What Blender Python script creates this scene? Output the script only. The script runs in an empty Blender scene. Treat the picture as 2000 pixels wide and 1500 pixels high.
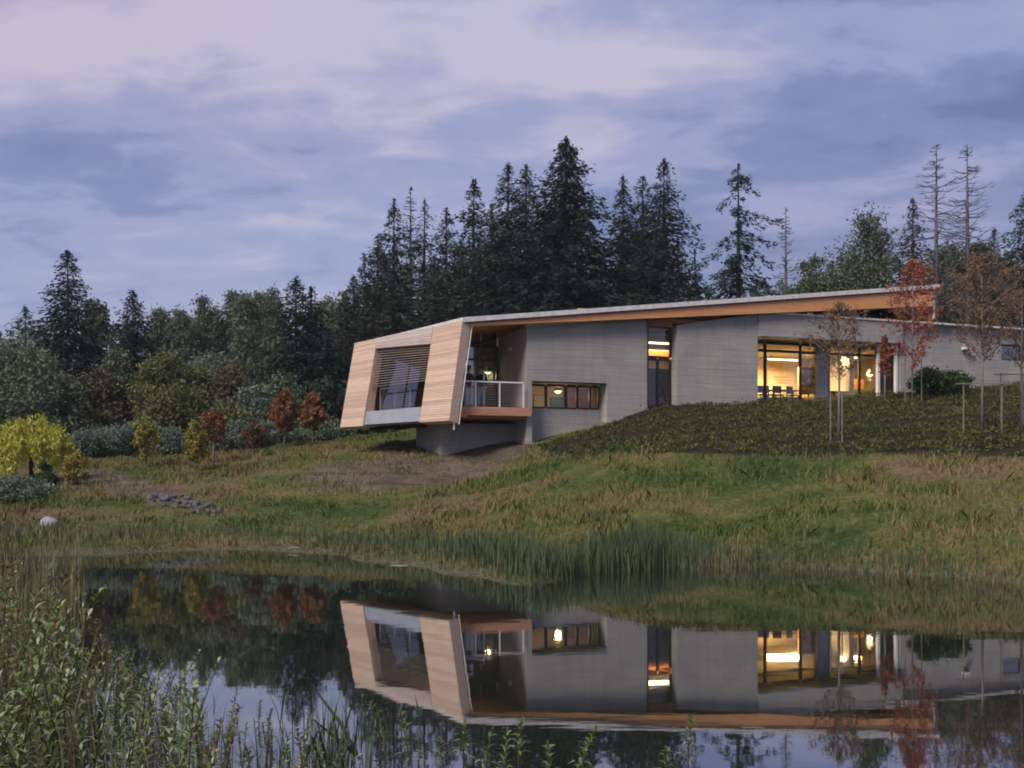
import bpy, math, random
import numpy as np
from mathutils import Vector, Matrix

sc = bpy.context.scene
COL = sc.collection
R = math.radians
rng = np.random.default_rng(7)
random.seed(7)

# ------------------------------------------------------------------ camera
F, HY, CZ = 1944.0, 922.0, 2.0          # focal length and horizon row of a 2000 px wide frame, eye height over the water
cam_d = bpy.data.cameras.new('camera'); cam = bpy.data.objects.new('camera', cam_d); COL.objects.link(cam)
cam.location = (0, 0, CZ); cam.rotation_euler = (R(90), 0, 0)
cam_d.sensor_width = 36; cam_d.lens = 36 * F / 2000; cam_d.shift_y = (HY - 750) / 2000
cam_d.clip_start = 0.1; cam_d.clip_end = 6000
sc.camera = cam

# ------------------------------------------------------------------ sky
SUN_DIR = Vector((-0.50, -0.58, 0.78)).normalized()     # towards the dusk glow, behind the viewer's left shoulder
w = bpy.data.worlds.new('World'); sc.world = w; w.use_nodes = True
nt = w.node_tree; nt.nodes.clear()
def N(tree, typ, **kw):
    n = tree.nodes.new(typ)
    for k, v in kw.items(): setattr(n, k, v)
    return n
def mathn(tree, op, a, b=None, c=None):
    n = N(tree, 'ShaderNodeMath', operation=op)
    for i, x in enumerate((a, b, c)):
        if x is None: continue
        if isinstance(x, (int, float)): n.inputs[i].default_value = x
        else: tree.links.new(x, n.inputs[i])
    return n.outputs[0]
def ramp(tree, fac, stops, interp='EASE'):
    n = N(tree, 'ShaderNodeValToRGB'); n.color_ramp.interpolation = interp
    el = n.color_ramp.elements
    while len(el) < len(stops): el.new(0.5)
    for e, (p, c) in zip(el, stops):
        e.position = p; e.color = (*c, 1) if len(c) == 3 else c
    tree.links.new(fac, n.inputs[0]); return n.outputs[0]
def mix(tree, fac, a, b, blend='MIX'):
    n = N(tree, 'ShaderNodeMix', data_type='RGBA', blend_type=blend)
    for s, x in (('Factor', fac), ('A', a), ('B', b)):
        i = [q for q in n.inputs if q.name == s and (q.type == 'RGBA' if s != 'Factor' else q.type == 'VALUE')][0]
        if isinstance(x, (int, float)): i.default_value = x
        elif isinstance(x, tuple): i.default_value = (*x, 1)
        else: tree.links.new(x, i)
    return [o for o in n.outputs if o.type == 'RGBA'][0]
L = nt.links
tc = N(nt, 'ShaderNodeTexCoord'); sep = N(nt, 'ShaderNodeSeparateXYZ'); L.new(tc.outputs['Generated'], sep.inputs[0])
zz = mathn(nt, 'ADD', mathn(nt, 'MAXIMUM', sep.outputs[2], 0.0), 0.16)
cmb = N(nt, 'ShaderNodeCombineXYZ')
L.new(mathn(nt, 'DIVIDE', sep.outputs[0], zz), cmb.inputs[0]); L.new(mathn(nt, 'DIVIDE', sep.outputs[1], zz), cmb.inputs[1])
def noise(tree, vec, scale, detail=5, rough=0.55, dist=0.0, off=(0, 0, 0), sx=(1, 1, 1)):
    m = N(tree, 'ShaderNodeMapping'); m.inputs['Location'].default_value = off; m.inputs['Scale'].default_value = sx
    tree.links.new(vec, m.inputs[0])
    n = N(tree, 'ShaderNodeTexNoise'); n.inputs['Scale'].default_value = scale; n.inputs['Detail'].default_value = detail
    n.inputs['Roughness'].default_value = rough; n.inputs['Distortion'].default_value = dist
    tree.links.new(m.outputs[0], n.inputs[0]); return n.outputs[0]
SKY_OFF = (3.1, 1.7, 0)
c1 = noise(nt, cmb.outputs[0], 0.55, 3, 0.5, 0.6, SKY_OFF, (1, 0.9, 1))
c2 = noise(nt, cmb.outputs[0], 1.6, 6, 0.58, 0.35, (7.3, 2.2, 0), (0.8, 1.0, 1))
c4 = noise(nt, cmb.outputs[0], 4.5, 7, 0.62, 0.5, (2.3, 5.2, 0), (0.7, 1.1, 1))
c3 = noise(nt, cmb.outputs[0], 0.4, 2, 0.5, 0.2, (1.3, 8.2, 0))
dens = mathn(nt, 'ADD', mathn(nt, 'ADD', mathn(nt, 'MULTIPLY', c1, 0.34), mathn(nt, 'MULTIPLY', c2, 0.48)), mathn(nt, 'MULTIPLY', c4, 0.30)); dens = mathn(nt, 'ADD', dens, -0.06)
wob = N(nt, 'ShaderNodeTexNoise'); wob.inputs['Scale'].default_value = 1.1; wob.inputs['Detail'].default_value = 4; L.new(cmb.outputs[0], wob.inputs[0])
wv = N(nt, 'ShaderNodeVectorMath', operation='MULTIPLY_ADD'); L.new(wob.outputs['Color'], wv.inputs[0]); wv.inputs[1].default_value = (1.1, 1.1, 0); wv.inputs[2].default_value = (-.55, -.55, 0)
wp_ = N(nt, 'ShaderNodeVectorMath', operation='ADD'); L.new(wv.outputs[0], wp_.inputs[0]); L.new(cmb.outputs[0], wp_.inputs[1])
def cloud_plane(px, py):
    d = Vector(((px - 1000) / F, 1, (HY - py) / F)).normalized(); return d.x / (d.z + .16), d.y / (d.z + .16)
# the larger cloud banks and clear lanes of this evening, on the cloud layer: where, half size, how much thicker (+) or thinner (-)
for px, py, hx, hy, amp in [(680, 80, .45, .25, .13), (1420, 95, .8, .22, .09), (820, 300, .5, .35, .06), (520, 470, .9, .7, .06), (180, 60, .5, .25, .06), (250, 340, .75, .5, -.055), (1750, 215, .8, .28, -.13), (860, 235, .3, .15, -.07),
                            (1450, 440, .8, .9, -.09), (1750, 330, .8, .4, .03), (60, 170, .4, .3, .09), (420, 210, .5, .2, -.03), (1150, 330, .5, .5, .04)]:
    cx_, cy_ = cloud_plane(px, py)
    a_ = N(nt, 'ShaderNodeVectorMath', operation='SUBTRACT'); L.new(wp_.outputs[0], a_.inputs[0]); a_.inputs[1].default_value = (cx_, cy_, 0)
    b_ = N(nt, 'ShaderNodeVectorMath', operation='DIVIDE'); L.new(a_.outputs[0], b_.inputs[0]); b_.inputs[1].default_value = (hx, hy, 1)
    l_ = N(nt, 'ShaderNodeVectorMath', operation='LENGTH'); L.new(b_.outputs[0], l_.inputs[0])
    g_ = mathn(nt, 'POWER', 2.718, mathn(nt, 'MULTIPLY', mathn(nt, 'POWER', l_.outputs['Value'], 2.0), -1.0))
    dens = mathn(nt, 'ADD', dens, mathn(nt, 'MULTIPLY', g_, amp * .8))
cloud = ramp(nt, dens, [(0.38, (0.54, 0.69, 1.34)), (0.455, (0.83, 0.95, 1.70)), (0.53, (1.28, 1.34, 2.12)), (0.65, (2.12, 1.95, 2.42))])
tint = ramp(nt, c3, [(0.35, (0.95, 1.0, 1.03)), (0.65, (1.05, 0.98, 0.98))])
cloud = mix(nt, 1.0, cloud, tint, 'MULTIPLY')
# paler, bluer air low down towards the horizon
low = ramp(nt, sep.outputs[2], [(0.05, (1, 1, 1)), (0.32, (0, 0, 0))])
lown = mathn(nt, 'MULTIPLY', low, 0.35)
cloud = mix(nt, lown, cloud, (1.50, 1.85, 2.65))
sky = N(nt, 'ShaderNodeTexSky', sky_type='NISHITA'); sky.sun_disc = False
sky.sun_elevation = math.asin(SUN_DIR.z); sky.sun_rotation = math.atan2(SUN_DIR.x, SUN_DIR.y); sky.air_density = 1.3; sky.dust_density = 2
skyc = mix(nt, 0.96, sky.outputs[0], cloud)
bg = N(nt, 'ShaderNodeBackground'); bg.inputs[1].default_value = 0.1
L.new(skyc, bg.inputs[0]); wo = N(nt, 'ShaderNodeOutputWorld'); L.new(bg.outputs[0], wo.inputs[0])

sd = bpy.data.lights.new('dusk_sun', 'SUN'); sd.energy = 1.5; sd.angle = R(24); sd.color = (1.0, 0.89, 0.76)
so = bpy.data.objects.new('dusk_sun', sd); COL.objects.link(so); so.rotation_euler = SUN_DIR.to_track_quat('Z', 'Y').to_euler()
sc.view_settings.view_transform = 'Standard'; sc.view_settings.look = 'None'; sc.view_settings.gamma = 1
sc.view_settings.use_curve_mapping = False; sc.view_settings.exposure = 1.38
sc.cycles.max_bounces = 8; sc.cycles.transparent_max_bounces = 12; sc.cycles.glossy_bounces = 4; sc.cycles.diffuse_bounces = 3
sc.cycles.sample_clamp_indirect = 4; sc.cycles.filter_width = 1.9; sc.cycles.caustics_reflective = False; sc.cycles.caustics_refractive = False

# ------------------------------------------------------------------ materials
def principled(name, rough=0.6, spec=0.3):
    m = bpy.data.materials.new(name); m.use_nodes = True
    t = m.node_tree; b = t.nodes['Principled BSDF']; b.inputs['Roughness'].default_value = rough
    b.inputs['Specular IOR Level'].default_value = spec
    return m, t, b
def plain(name, col, rough=0.6, spec=0.3, var=0.12, scale=3.0, metal=0.0, bump=0.0, coord='Object', sx=(1, 1, 1)):
    m, t, b = principled(name, rough, spec)
    c = N(t, 'ShaderNodeTexCoord'); n = noise(t, c.outputs[coord], scale, 5, 0.6, 0.2, (0, 0, 0), sx)
    lo = tuple(x * (1 - var) for x in col); hi = tuple(min(1, x * (1 + var)) for x in col)
    t.links.new(ramp(t, n, [(0.3, lo), (0.7, hi)]), b.inputs['Base Color']); b.inputs['Metallic'].default_value = metal
    if bump:
        bp = N(t, 'ShaderNodeBump'); bp.inputs['Strength'].default_value = bump; bp.inputs['Distance'].default_value = 0.03
        t.links.new(n, bp.inputs['Height']); t.links.new(bp.outputs[0], b.inputs['Normal'])
    return m
def emit(name, col, s):
    m = bpy.data.materials.new(name); m.use_nodes = True; t = m.node_tree; t.nodes.clear()
    e = N(t, 'ShaderNodeEmission'); e.inputs[0].default_value = (*col, 1); e.inputs[1].default_value = s
    o = N(t, 'ShaderNodeOutputMaterial'); t.links.new(e.outputs[0], o.inputs[0]); return m
def leafmat(name, cols, trans=0.25):
    """leaves: each leaf takes its own tint, whole clumps drift between tints"""
    m, t, b = principled(name, 0.6, 0.2)
    g = N(t, 'ShaderNodeNewGeometry'); c = N(t, 'ShaderNodeTexCoord')
    n = noise(t, c.outputs['Object'], 0.55, 3, 0.6)
    f = mathn(t, 'ADD', mathn(t, 'MULTIPLY', g.outputs['Random Per Island'], 0.55), mathn(t, 'MULTIPLY', n, 0.5))
    oi = N(t, 'ShaderNodeObjectInfo')
    k = len(cols)
    col = ramp(t, f, [(0.2 + 0.6 * i / max(1, k - 1), q) for i, q in enumerate(cols)], 'LINEAR')
    v = mathn(t, 'MULTIPLY_ADD', oi.outputs['Random'], 0.3, 0.85)
    hs = N(t, 'ShaderNodeHueSaturation'); t.links.new(v, hs.inputs['Value']); t.links.new(col, hs.inputs['Color'])
    t.links.new(hs.outputs[0], b.inputs['Base Color'])
    tr = N(t, 'ShaderNodeBsdfTranslucent'); t.links.new(hs.outputs[0], tr.inputs[0])
    ms = N(t, 'ShaderNodeMixShader'); ms.inputs[0].default_value = trans
    t.links.new(b.outputs[0], ms.inputs[1]); t.links.new(tr.outputs[0], ms.inputs[2])
    t.links.new(ms.outputs[0], t.nodes['Material Output'].inputs[0])
    return m
def glassmat(name, refl=0.35, tint=(0.75, 0.8, 0.78)):
    m = bpy.data.materials.new(name); m.use_nodes = True; t = m.node_tree; t.nodes.clear()
    gl = N(t, 'ShaderNodeBsdfGlossy'); gl.inputs['Roughness'].default_value = 0.02
    tp = N(t, 'ShaderNodeBsdfTransparent'); tp.inputs[0].default_value = (*tint, 1)
    lw = N(t, 'ShaderNodeFresnel'); lw.inputs[0].default_value = 1.5
    f = mathn(t, 'ADD', lw.outputs[0], refl)
    ms = N(t, 'ShaderNodeMixShader'); t.links.new(f, ms.inputs[0]); t.links.new(tp.outputs[0], ms.inputs[1]); t.links.new(gl.outputs[0], ms.inputs[2])
    o = N(t, 'ShaderNodeOutputMaterial'); t.links.new(ms.outputs[0], o.inputs[0]); return m
M = {}
def concrete():
    m, t, b = principled('concrete', 0.85, 0.2)
    c = N(t, 'ShaderNodeTexCoord')
    lay = noise(t, c.outputs['Object'], 1.0, 6, 0.65, 0.15, (0, 0, 0), (0.5, 0.5, 9.0))
    pat = noise(t, c.outputs['Object'], 0.7, 4, 0.6, 0.5)
    fine = noise(t, c.outputs['Object'], 18, 4, 0.7, 0, (0, 0, 0), (1, 1, 1.6))
    a = ramp(t, lay, [(0.3, (0.305, 0.30, 0.295)), (0.5, (0.345, 0.335, 0.325)), (0.7, (0.385, 0.37, 0.355))])
    p = ramp(t, pat, [(0.3, (0.86, 0.87, 0.9)), (0.7, (1.08, 1.05, 1.0))])
    q = ramp(t, fine, [(0.3, (0.86, 0.86, 0.86)), (0.7, (1.1, 1.1, 1.1))])
    col = mix(t, 1.0, mix(t, 1.0, a, p, 'MULTIPLY'), q, 'MULTIPLY')
    st_ = noise(t, c.outputs['Object'], 1.0, 5, 0.7, 0.3, (3, 1, 0), (2.6, 2.6, 0.16))
    col = mix(t, 1.0, col, ramp(t, st_, [(0.30, (0.90, 0.90, 0.91)), (0.55, (1.0, 1.0, 1.0)), (0.75, (1.05, 1.045, 1.03))]), 'MULTIPLY')
    # lift lines every 0.6 m, uneven
    sp = N(t, 'ShaderNodeSeparateXYZ'); t.links.new(c.outputs['Object'], sp.inputs[0])
    fr = mathn(t, 'FRACT', mathn(t, 'ADD', mathn(t, 'MULTIPLY', sp.outputs[2], 3.1), mathn(t, 'MULTIPLY', pat, 0.25)))
    ln = mathn(t, 'LESS_THAN', fr, 0.09)
    col = mix(t, mathn(t, 'MULTIPLY', ln, 0.22), col, (0.13, 0.13, 0.14))
    t.links.new(col, b.inputs['Base Color'])
    bp = N(t, 'ShaderNodeBump'); bp.inputs['Strength'].default_value = 0.5; bp.inputs['Distance'].default_value = 0.03
    t.links.new(lay, bp.inputs['Height']); t.links.new(bp.outputs[0], b.inputs['Normal'])
    return m
M['concrete'] = concrete()
def woodmat(name, lo, hi, sx, island=True):
    m, t, b = principled(name, 0.55, 0.3)
    c = N(t, 'ShaderNodeTexCoord'); n = noise(t, c.outputs['Object'], 2.0, 6, 0.65, 0.4, (0, 0, 0), sx)
    col = ramp(t, n, [(0.3, lo), (0.7, hi)])
    oi = N(t, 'ShaderNodeObjectInfo')
    v = ramp(t, oi.outputs['Random'], [(0.0, (0.80, 0.79, 0.78)), (1.0, (1.13, 1.12, 1.12))], 'LINEAR')
    t.links.new(mix(t, 1.0, col, v, 'MULTIPLY'), b.inputs['Base Color']); return m
M['siding'] = woodmat('weathered_cedar', (0.54, 0.392, 0.298), (0.63, 0.472, 0.372), (1, 1, 9))
M['greycedar'] = woodmat('silvered_cedar', (0.42, 0.35, 0.33), (0.56, 0.48, 0.46), (1, 1, 9))
M['louvre'] = woodmat('grey_louvre', (0.20, 0.18, 0.17), (0.30, 0.27, 0.25), (1, 1, 9))
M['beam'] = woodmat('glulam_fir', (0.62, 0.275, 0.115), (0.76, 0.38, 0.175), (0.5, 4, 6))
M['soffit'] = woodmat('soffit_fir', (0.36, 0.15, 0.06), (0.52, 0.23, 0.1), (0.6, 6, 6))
M['deck'] = woodmat('deck_wood', (0.42, 0.20, 0.12), (0.58, 0.31, 0.21), (0.6, 6, 6))
M['fascia'] = plain('fascia_metal', (0.66, 0.63, 0.62), 0.4, 0.5, 0.15, 5.0, 0.1, sx=(1, 1, 1))
M['sill'] = plain('grey_steel', (0.32, 0.34, 0.39), 0.45, 0.5, 0.08, 2.0, 0.2)
M['roofing'] = plain('roofing', (0.12, 0.12, 0.125), 0.85)
M['frame'] = plain('dark_bronze_frame', (0.022, 0.02, 0.022), 0.4, 0.5)
M['rail'] = plain('white_painted_steel', (0.68, 0.70, 0.74), 0.4, 0.5, 0.05)
M['wire'] = plain('stainless_cable', (0.30, 0.31, 0.34), 0.35, 0.5, 0.05, metal=0.4)
M['glass'] = glassmat('window_glass', 0.02, (0.86, 0.83, 0.79))
M['mirror_glass'] = glassmat('reflective_glass', 0.22, (0.55, 0.6, 0.6))
M['inwall'] = plain('interior_plaster', (0.66, 0.50, 0.28), 0.8, 0.2, 0.1, 1.2)
M['inwhite'] = plain('interior_white', (0.62, 0.58, 0.52), 0.8, 0.2, 0.08, 1.0)
M['indark'] = plain('interior_dark', (0.05, 0.048, 0.05), 0.8, 0.2, 0.2, 1.0)  # near-black: the shade of dim rooms put into the wall colour
M['infloor'] = plain('interior_floor', (0.16, 0.13, 0.10), 0.6, 0.3, 0.15)
M['orange'] = woodmat('orange_wood', (0.46, 0.17, 0.04), (0.62, 0.26, 0.07), (1, 1, 5))
M['teal'] = plain('teal_felt', (0.16, 0.30, 0.28), 0.9, 0.1)
M['black'] = plain('black_plastic', (0.018, 0.018, 0.02), 0.5, 0.4)
M['lampglow'] = emit('lamp_glow', (1.0, 0.80, 0.42), 3.4)
M['tubeglow'] = emit('tube_glow', (1.0, 0.86, 0.60), 3.0)
M['bark'] = plain('bark', (0.055, 0.045, 0.038), 0.9, 0.1, 0.35, 6.0, bump=0.4)
M['palebark'] = plain('pale_bark', (0.24, 0.22, 0.20), 0.85, 0.1, 0.25, 6.0)
M['deadwood'] = plain('dead_wood', (0.10, 0.095, 0.11), 0.9, 0.1, 0.3, 4.0)
M['twig'] = plain('reddish_twig', (0.16, 0.11, 0.085), 0.85, 0.1, 0.25, 6.0)
M['stake'] = plain('stake_wood', (0.19, 0.165, 0.14), 0.8, 0.2, 0.2, 4.0)
M['con_dark'] = leafmat('conifer_dark', [(0.008, 0.018, 0.017), (0.016, 0.031, 0.026), (0.030, 0.050, 0.036)], 0.1)
M['con_mid'] = leafmat('conifer_mid', [(0.015, 0.028, 0.023), (0.028, 0.046, 0.034), (0.052, 0.070, 0.042)], 0.12)
M['con_pale'] = leafmat('conifer_pale', [(0.042, 0.062, 0.055), (0.072, 0.095, 0.075), (0.105, 0.125, 0.095)], 0.15)
M['poplar'] = leafmat('poplar_leaf', [(0.056, 0.090, 0.058), (0.100, 0.142, 0.084), (0.16, 0.195, 0.112)], 0.2)  # lightened so distant trees look hazy; that haze sits in the leaf colour
M['olive'] = leafmat('olive_leaf', [(0.070, 0.085, 0.036), (0.120, 0.135, 0.052), (0.19, 0.175, 0.070)], 0.2)
M['willow'] = leafmat('willow_leaf', [(0.075, 0.115, 0.078), (0.125, 0.170, 0.120), (0.19, 0.23, 0.165)], 0.2)
M['brownleaf'] = leafmat('brown_leaf', [(0.060, 0.060, 0.040), (0.10, 0.088, 0.052), (0.15, 0.12, 0.065)], 0.2)
M['yellow'] = leafmat('yellow_leaf', [(0.24, 0.25, 0.032), (0.44, 0.43, 0.06), (0.60, 0.57, 0.12)], 0.3)
M['sapyellow'] = leafmat('sapling_yellow_leaf', [(0.17, 0.17, 0.04), (0.29, 0.26, 0.06), (0.40, 0.33, 0.08)], 0.3)
M['red'] = leafmat('red_leaf', [(0.20, 0.055, 0.042), (0.36, 0.105, 0.07), (0.48, 0.18, 0.11)], 0.3)
M['rust'] = leafmat('rust_leaf', [(0.14, 0.066, 0.038), (0.25, 0.112, 0.058), (0.33, 0.16, 0.08)], 0.3)
M['drybrown'] = leafmat('dry_brown_leaf', [(0.12, 0.078, 0.055), (0.19, 0.12, 0.075), (0.26, 0.17, 0.10)], 0.3)
M['bush'] = leafmat('bush_green', [(0.022, 0.045, 0.014), (0.040, 0.080, 0.022), (0.07, 0.12, 0.035)], 0.2)
M['cover'] = leafmat('ground_cover', [(0.026, 0.036, 0.013), (0.062, 0.080, 0.022), (0.15, 0.155, 0.042)], 0.1)
M['marsh'] = leafmat('marsh_leaf', [(0.045, 0.086, 0.020), (0.110, 0.170, 0.042), (0.20, 0.26, 0.09), (0.38, 0.42, 0.29)], 0.25)
M['marshdry'] = leafmat('marsh_dry_leaf', [(0.05, 0.055, 0.018), (0.12, 0.095, 0.035), (0.18, 0.13, 0.055), (0.26, 0.23, 0.15)], 0.25)
M['reed'] = leafmat('reed_leaf', [(0.035, 0.062, 0.030), (0.062, 0.098, 0.048), (0.11, 0.14, 0.07)], 0.2)
M['straw'] = leafmat('straw_leaf', [(0.055, 0.075, 0.030), (0.115, 0.115, 0.050), (0.19, 0.16, 0.085), (0.24, 0.20, 0.13)], 0.2)
M['stem'] = plain('plant_stem', (0.10, 0.085, 0.045), 0.8, 0.2, 0.2, 8.0)
M['rock'] = plain('granite', (0.30, 0.31, 0.34), 0.85, 0.2, 0.3, 4.0, bump=0.6)
M['darkrock'] = plain('river_stone', (0.10, 0.10, 0.115), 0.8, 0.2, 0.4, 3.0, bump=0.4)
M['cloth_maroon'] = plain('maroon_cloth', (0.10, 0.018, 0.028), 0.9, 0.1)
M['cloth_navy'] = plain('navy_cloth', (0.018, 0.02, 0.045), 0.9, 0.1)
M['cloth_pale'] = plain('pale_trousers', (0.66, 0.67, 0.76), 0.9, 0.1)
M['denim'] = plain('pale_denim', (0.36, 0.43, 0.62), 0.9, 0.1)
M['skin'] = plain('skin', (0.46, 0.27, 0.20), 0.6, 0.3, 0.05)
M['hair'] = plain('dark_hair', (0.015, 0.011, 0.01), 0.6, 0.3)
M['white_strap'] = plain('white_scarf', (0.6, 0.56, 0.52), 0.9, 0.1)

# ------------------------------------------------------------------ helpers
def tag(o, label=None, cat=None, group=None, kind=None):
    if label: o['label'] = label
    if cat: o['category'] = cat
    if group: o['group'] = group
    if kind: o['kind'] = kind
    return o
def thing(name, label, cat, loc=(0, 0, 0), rz=0.0, group=None):
    o = bpy.data.objects.new(name, None); o.empty_display_size = 0.2; COL.objects.link(o)
    o.location = loc; o.rotation_euler = (0, 0, rz); return tag(o, label, cat, group)
def link_mesh(name, me, parent=None, loc=(0, 0, 0)):
    o = bpy.data.objects.new(name, me); COL.objects.link(o); o.location = loc
    if parent is not None: o.parent = parent
    return o
def np_mesh(name, V, Fq, mat, smooth=False):
    V = np.ascontiguousarray(V, dtype=np.float32); Fq = np.ascontiguousarray(Fq, dtype=np.int32)
    me = bpy.data.meshes.new(name); nf, k = Fq.shape
    me.vertices.add(len(V)); me.vertices.foreach_set('co', V.ravel())
    me.loops.add(nf * k); me.loops.foreach_set('vertex_index', Fq.ravel())
    me.polygons.add(nf); me.polygons.foreach_set('loop_start', np.arange(0, nf * k, k, dtype=np.int32))
    me.polygons.foreach_set('loop_total', np.full(nf, k, dtype=np.int32))
    if smooth: me.polygons.foreach_set('use_smooth', np.ones(nf, dtype=bool))
    me.update(calc_edges=True); me.materials.append(mat); return me
class MB:
    def __init__(s): s.v = []; s.f = []
    def add(s, vs, fs):
        k = len(s.v); s.v += [tuple(p) for p in vs]; s.f += [tuple(k + i for i in q) for q in fs]; return s
    def box(s, x0, x1, y0, y1, z0, z1):
        return s.add([(x0, y0, z0), (x1, y0, z0), (x1, y1, z0), (x0, y1, z0), (x0, y0, z1), (x1, y0, z1), (x1, y1, z1), (x0, y1, z1)],
                     [(0, 3, 2, 1), (4, 5, 6, 7), (0, 1, 5, 4), (1, 2, 6, 5), (2, 3, 7, 6), (3, 0, 4, 7)])
    def hexa(s, a, b):      # two matching rings of points
        n = len(a); fs = [tuple(reversed(range(n))), tuple(range(n, 2 * n))]
        for i in range(n): fs.append((i, (i + 1) % n, n + (i + 1) % n, n + i))
        return s.add(list(a) + list(b), fs)
    def prism(s, poly, y0, y1):   # polygon in x,z pushed along y
        return s.hexa([(p[0], y0, p[1]) for p in poly], [(p[0], y1, p[1]) for p in poly])
    def slab(s, poly, z0, z1):    # polygon in x,y; z0, z1 numbers or functions
        f0 = z0 if callable(z0) else (lambda x, y: z0); f1 = z1 if callable(z1) else (lambda x, y: z1)
        return s.hexa([(x, y, f0(x, y)) for x, y in poly], [(x, y, f1(x, y)) for x, y in poly])
    def tube(s, pts, rad, n=6, cap=True):
        pts = [Vector(p) for p in pts]; k = len(s.v); m = len(pts)
        if not hasattr(rad, '__len__'): rad = [rad] * m
        prev = None
        for i, p in enumerate(pts):
            d = (pts[min(i + 1, m - 1)] - pts[max(i - 1, 0)]).normalized()
            a = Vector((0, 0, 1)) if abs(d.z) < 0.9 else Vector((1, 0, 0))
            if prev is not None: a = prev
            x = (a - d * a.dot(d)).normalized(); prev = x; y = d.cross(x)
            for j in range(n):
                t = 2 * math.pi * j / n; s.v.append(tuple(p + (x * math.cos(t) + y * math.sin(t)) * rad[i]))
        for i in range(m - 1):
            for j in range(n):
                s.f.append((k + i * n + j, k + i * n + (j + 1) % n, k + (i + 1) * n + (j + 1) % n, k + (i + 1) * n + j))
        if cap: s.f.append(tuple(k + j for j in reversed(range(n)))); s.f.append(tuple(k + (m - 1) * n + j for j in range(n)))
        return s
    def lathe(s, prof, c=(0, 0, 0), n=12):
        k = len(s.v)
        for r, z in prof:
            for j in range(n):
                t = 2 * math.pi * j / n; s.v.append((c[0] + r * math.cos(t), c[1] + r * math.sin(t), c[2] + z))
        for i in range(len(prof) - 1):
            for j in range(n):
                s.f.append((k + i * n + j, k + i * n + (j + 1) % n, k + (i + 1) * n + (j + 1) % n, k + (i + 1) * n + j))
        return s
    def mesh(s, name, mat, smooth=False):
        me = bpy.data.meshes.new(name); me.from_pydata(s.v, [], s.f); me.materials.append(mat)
        import bmesh
        bm = bmesh.new(); bm.from_mesh(me); bmesh.ops.recalc_face_normals(bm, faces=bm.faces); bm.to_mesh(me); bm.free()
        if smooth: me.polygons.foreach_set('use_smooth', [True] * len(me.polygons))
        return me
    def build(s, name, mat, parent=None, smooth=False, loc=(0, 0, 0)):
        return link_mesh(name, s.mesh(name, mat, smooth), parent, loc)
def W(px, py, d): return Vector(((px - 1000) / F * d, d, CZ + (HY - py) / F * d))
def in_poly(x, y, poly):
    x = np.asarray(x); y = np.asarray(y); r = np.zeros(x.shape, bool); n = len(poly)
    for i in range(n):
        (x0, y0), (x1, y1) = poly[i], poly[(i + 1) % n]
        c = ((y0 > y) != (y1 > y)) & (x < (x1 - x0) * (y - y0) / (y1 - y0 + 1e-12) + x0); r ^= c
    return r
_G = rng.random((64, 64))
def vnoise(x, y, s):
    x = np.asarray(x) * s; y = np.asarray(y) * s
    xi = np.floor(x).astype(int); yi = np.floor(y).astype(int); fx = x - xi; fy = y - yi
    fx = fx * fx * (3 - 2 * fx); fy = fy * fy * (3 - 2 * fy)
    g = lambda a, b: _G[a % 64, b % 64]
    return (g(xi, yi) * (1 - fx) + g(xi + 1, yi) * fx) * (1 - fy) + (g(xi, yi + 1) * (1 - fx) + g(xi + 1, yi + 1) * fx) * fy - 0.5

# ------------------------------------------------------------------ terrain
pts = []
def gp(px, py, d): p = W(px, py, d); pts.append((p.x, p.y, p.z))
def shore_d(py): return CZ * F / (py - HY)
SHORE = [(-500, 1100), (0, 1088), (210, 1084), (470, 1074), (560, 1078), (690, 1096), (860, 1120), (960, 1136), (1040, 1143), (1100, 1132), (1160, 1113), (1300, 1107), (1450, 1106), (1700, 1117), (2000, 1141), (2400, 1185)]
SH = [(W(px, py, shore_d(py)).x, shore_d(py)) for px, py in SHORE]
for x, y in SH:
    pts.append((x, y, 0.0)); pts.append((x, y - 2.0, -0.55)); pts.append((x * 0.97, y + 1.4, 0.10 if x < 1.5 else 0.22)); pts.append((x * 0.95, y + 3.6, 0.30 if x < 1.5 else 0.75))
for a in [(100, 1025, 29), (300, 1005, 31), (520, 1000, 31), (0, 1030, 28), (-300, 1030, 28), (150, 935, 42), (400, 925, 42), (600, 920, 40),
          (700, 897, 44), (820, 878, 46), (900, 890, 43), (500, 882, 55), (200, 893, 60), (0, 900, 52), (-400, 895, 60), (900, 1000, 30), (900, 940, 38),
          (1035, 880, 41.5), (1037, 866, 43.2), (1186, 826, 44.6), (1265, 798, 45.2), (1400, 790, 46.6), (1480, 785, 47.3), (1600, 783, 48.5), (1740, 769, 50.2), (2000, 748, 53), (2250, 730, 56),
          (1200, 895, 31.5), (1400, 894, 30), (1640, 893, 29), (2000, 894, 27.5), (2300, 895, 26), (1300, 1000, 25), (1700, 1010, 23), (2000, 1035, 21), (2300, 1060, 20),
          (1400, 842, 38), (1700, 832, 38), (2000, 826, 38)]: gp(*a)
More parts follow.
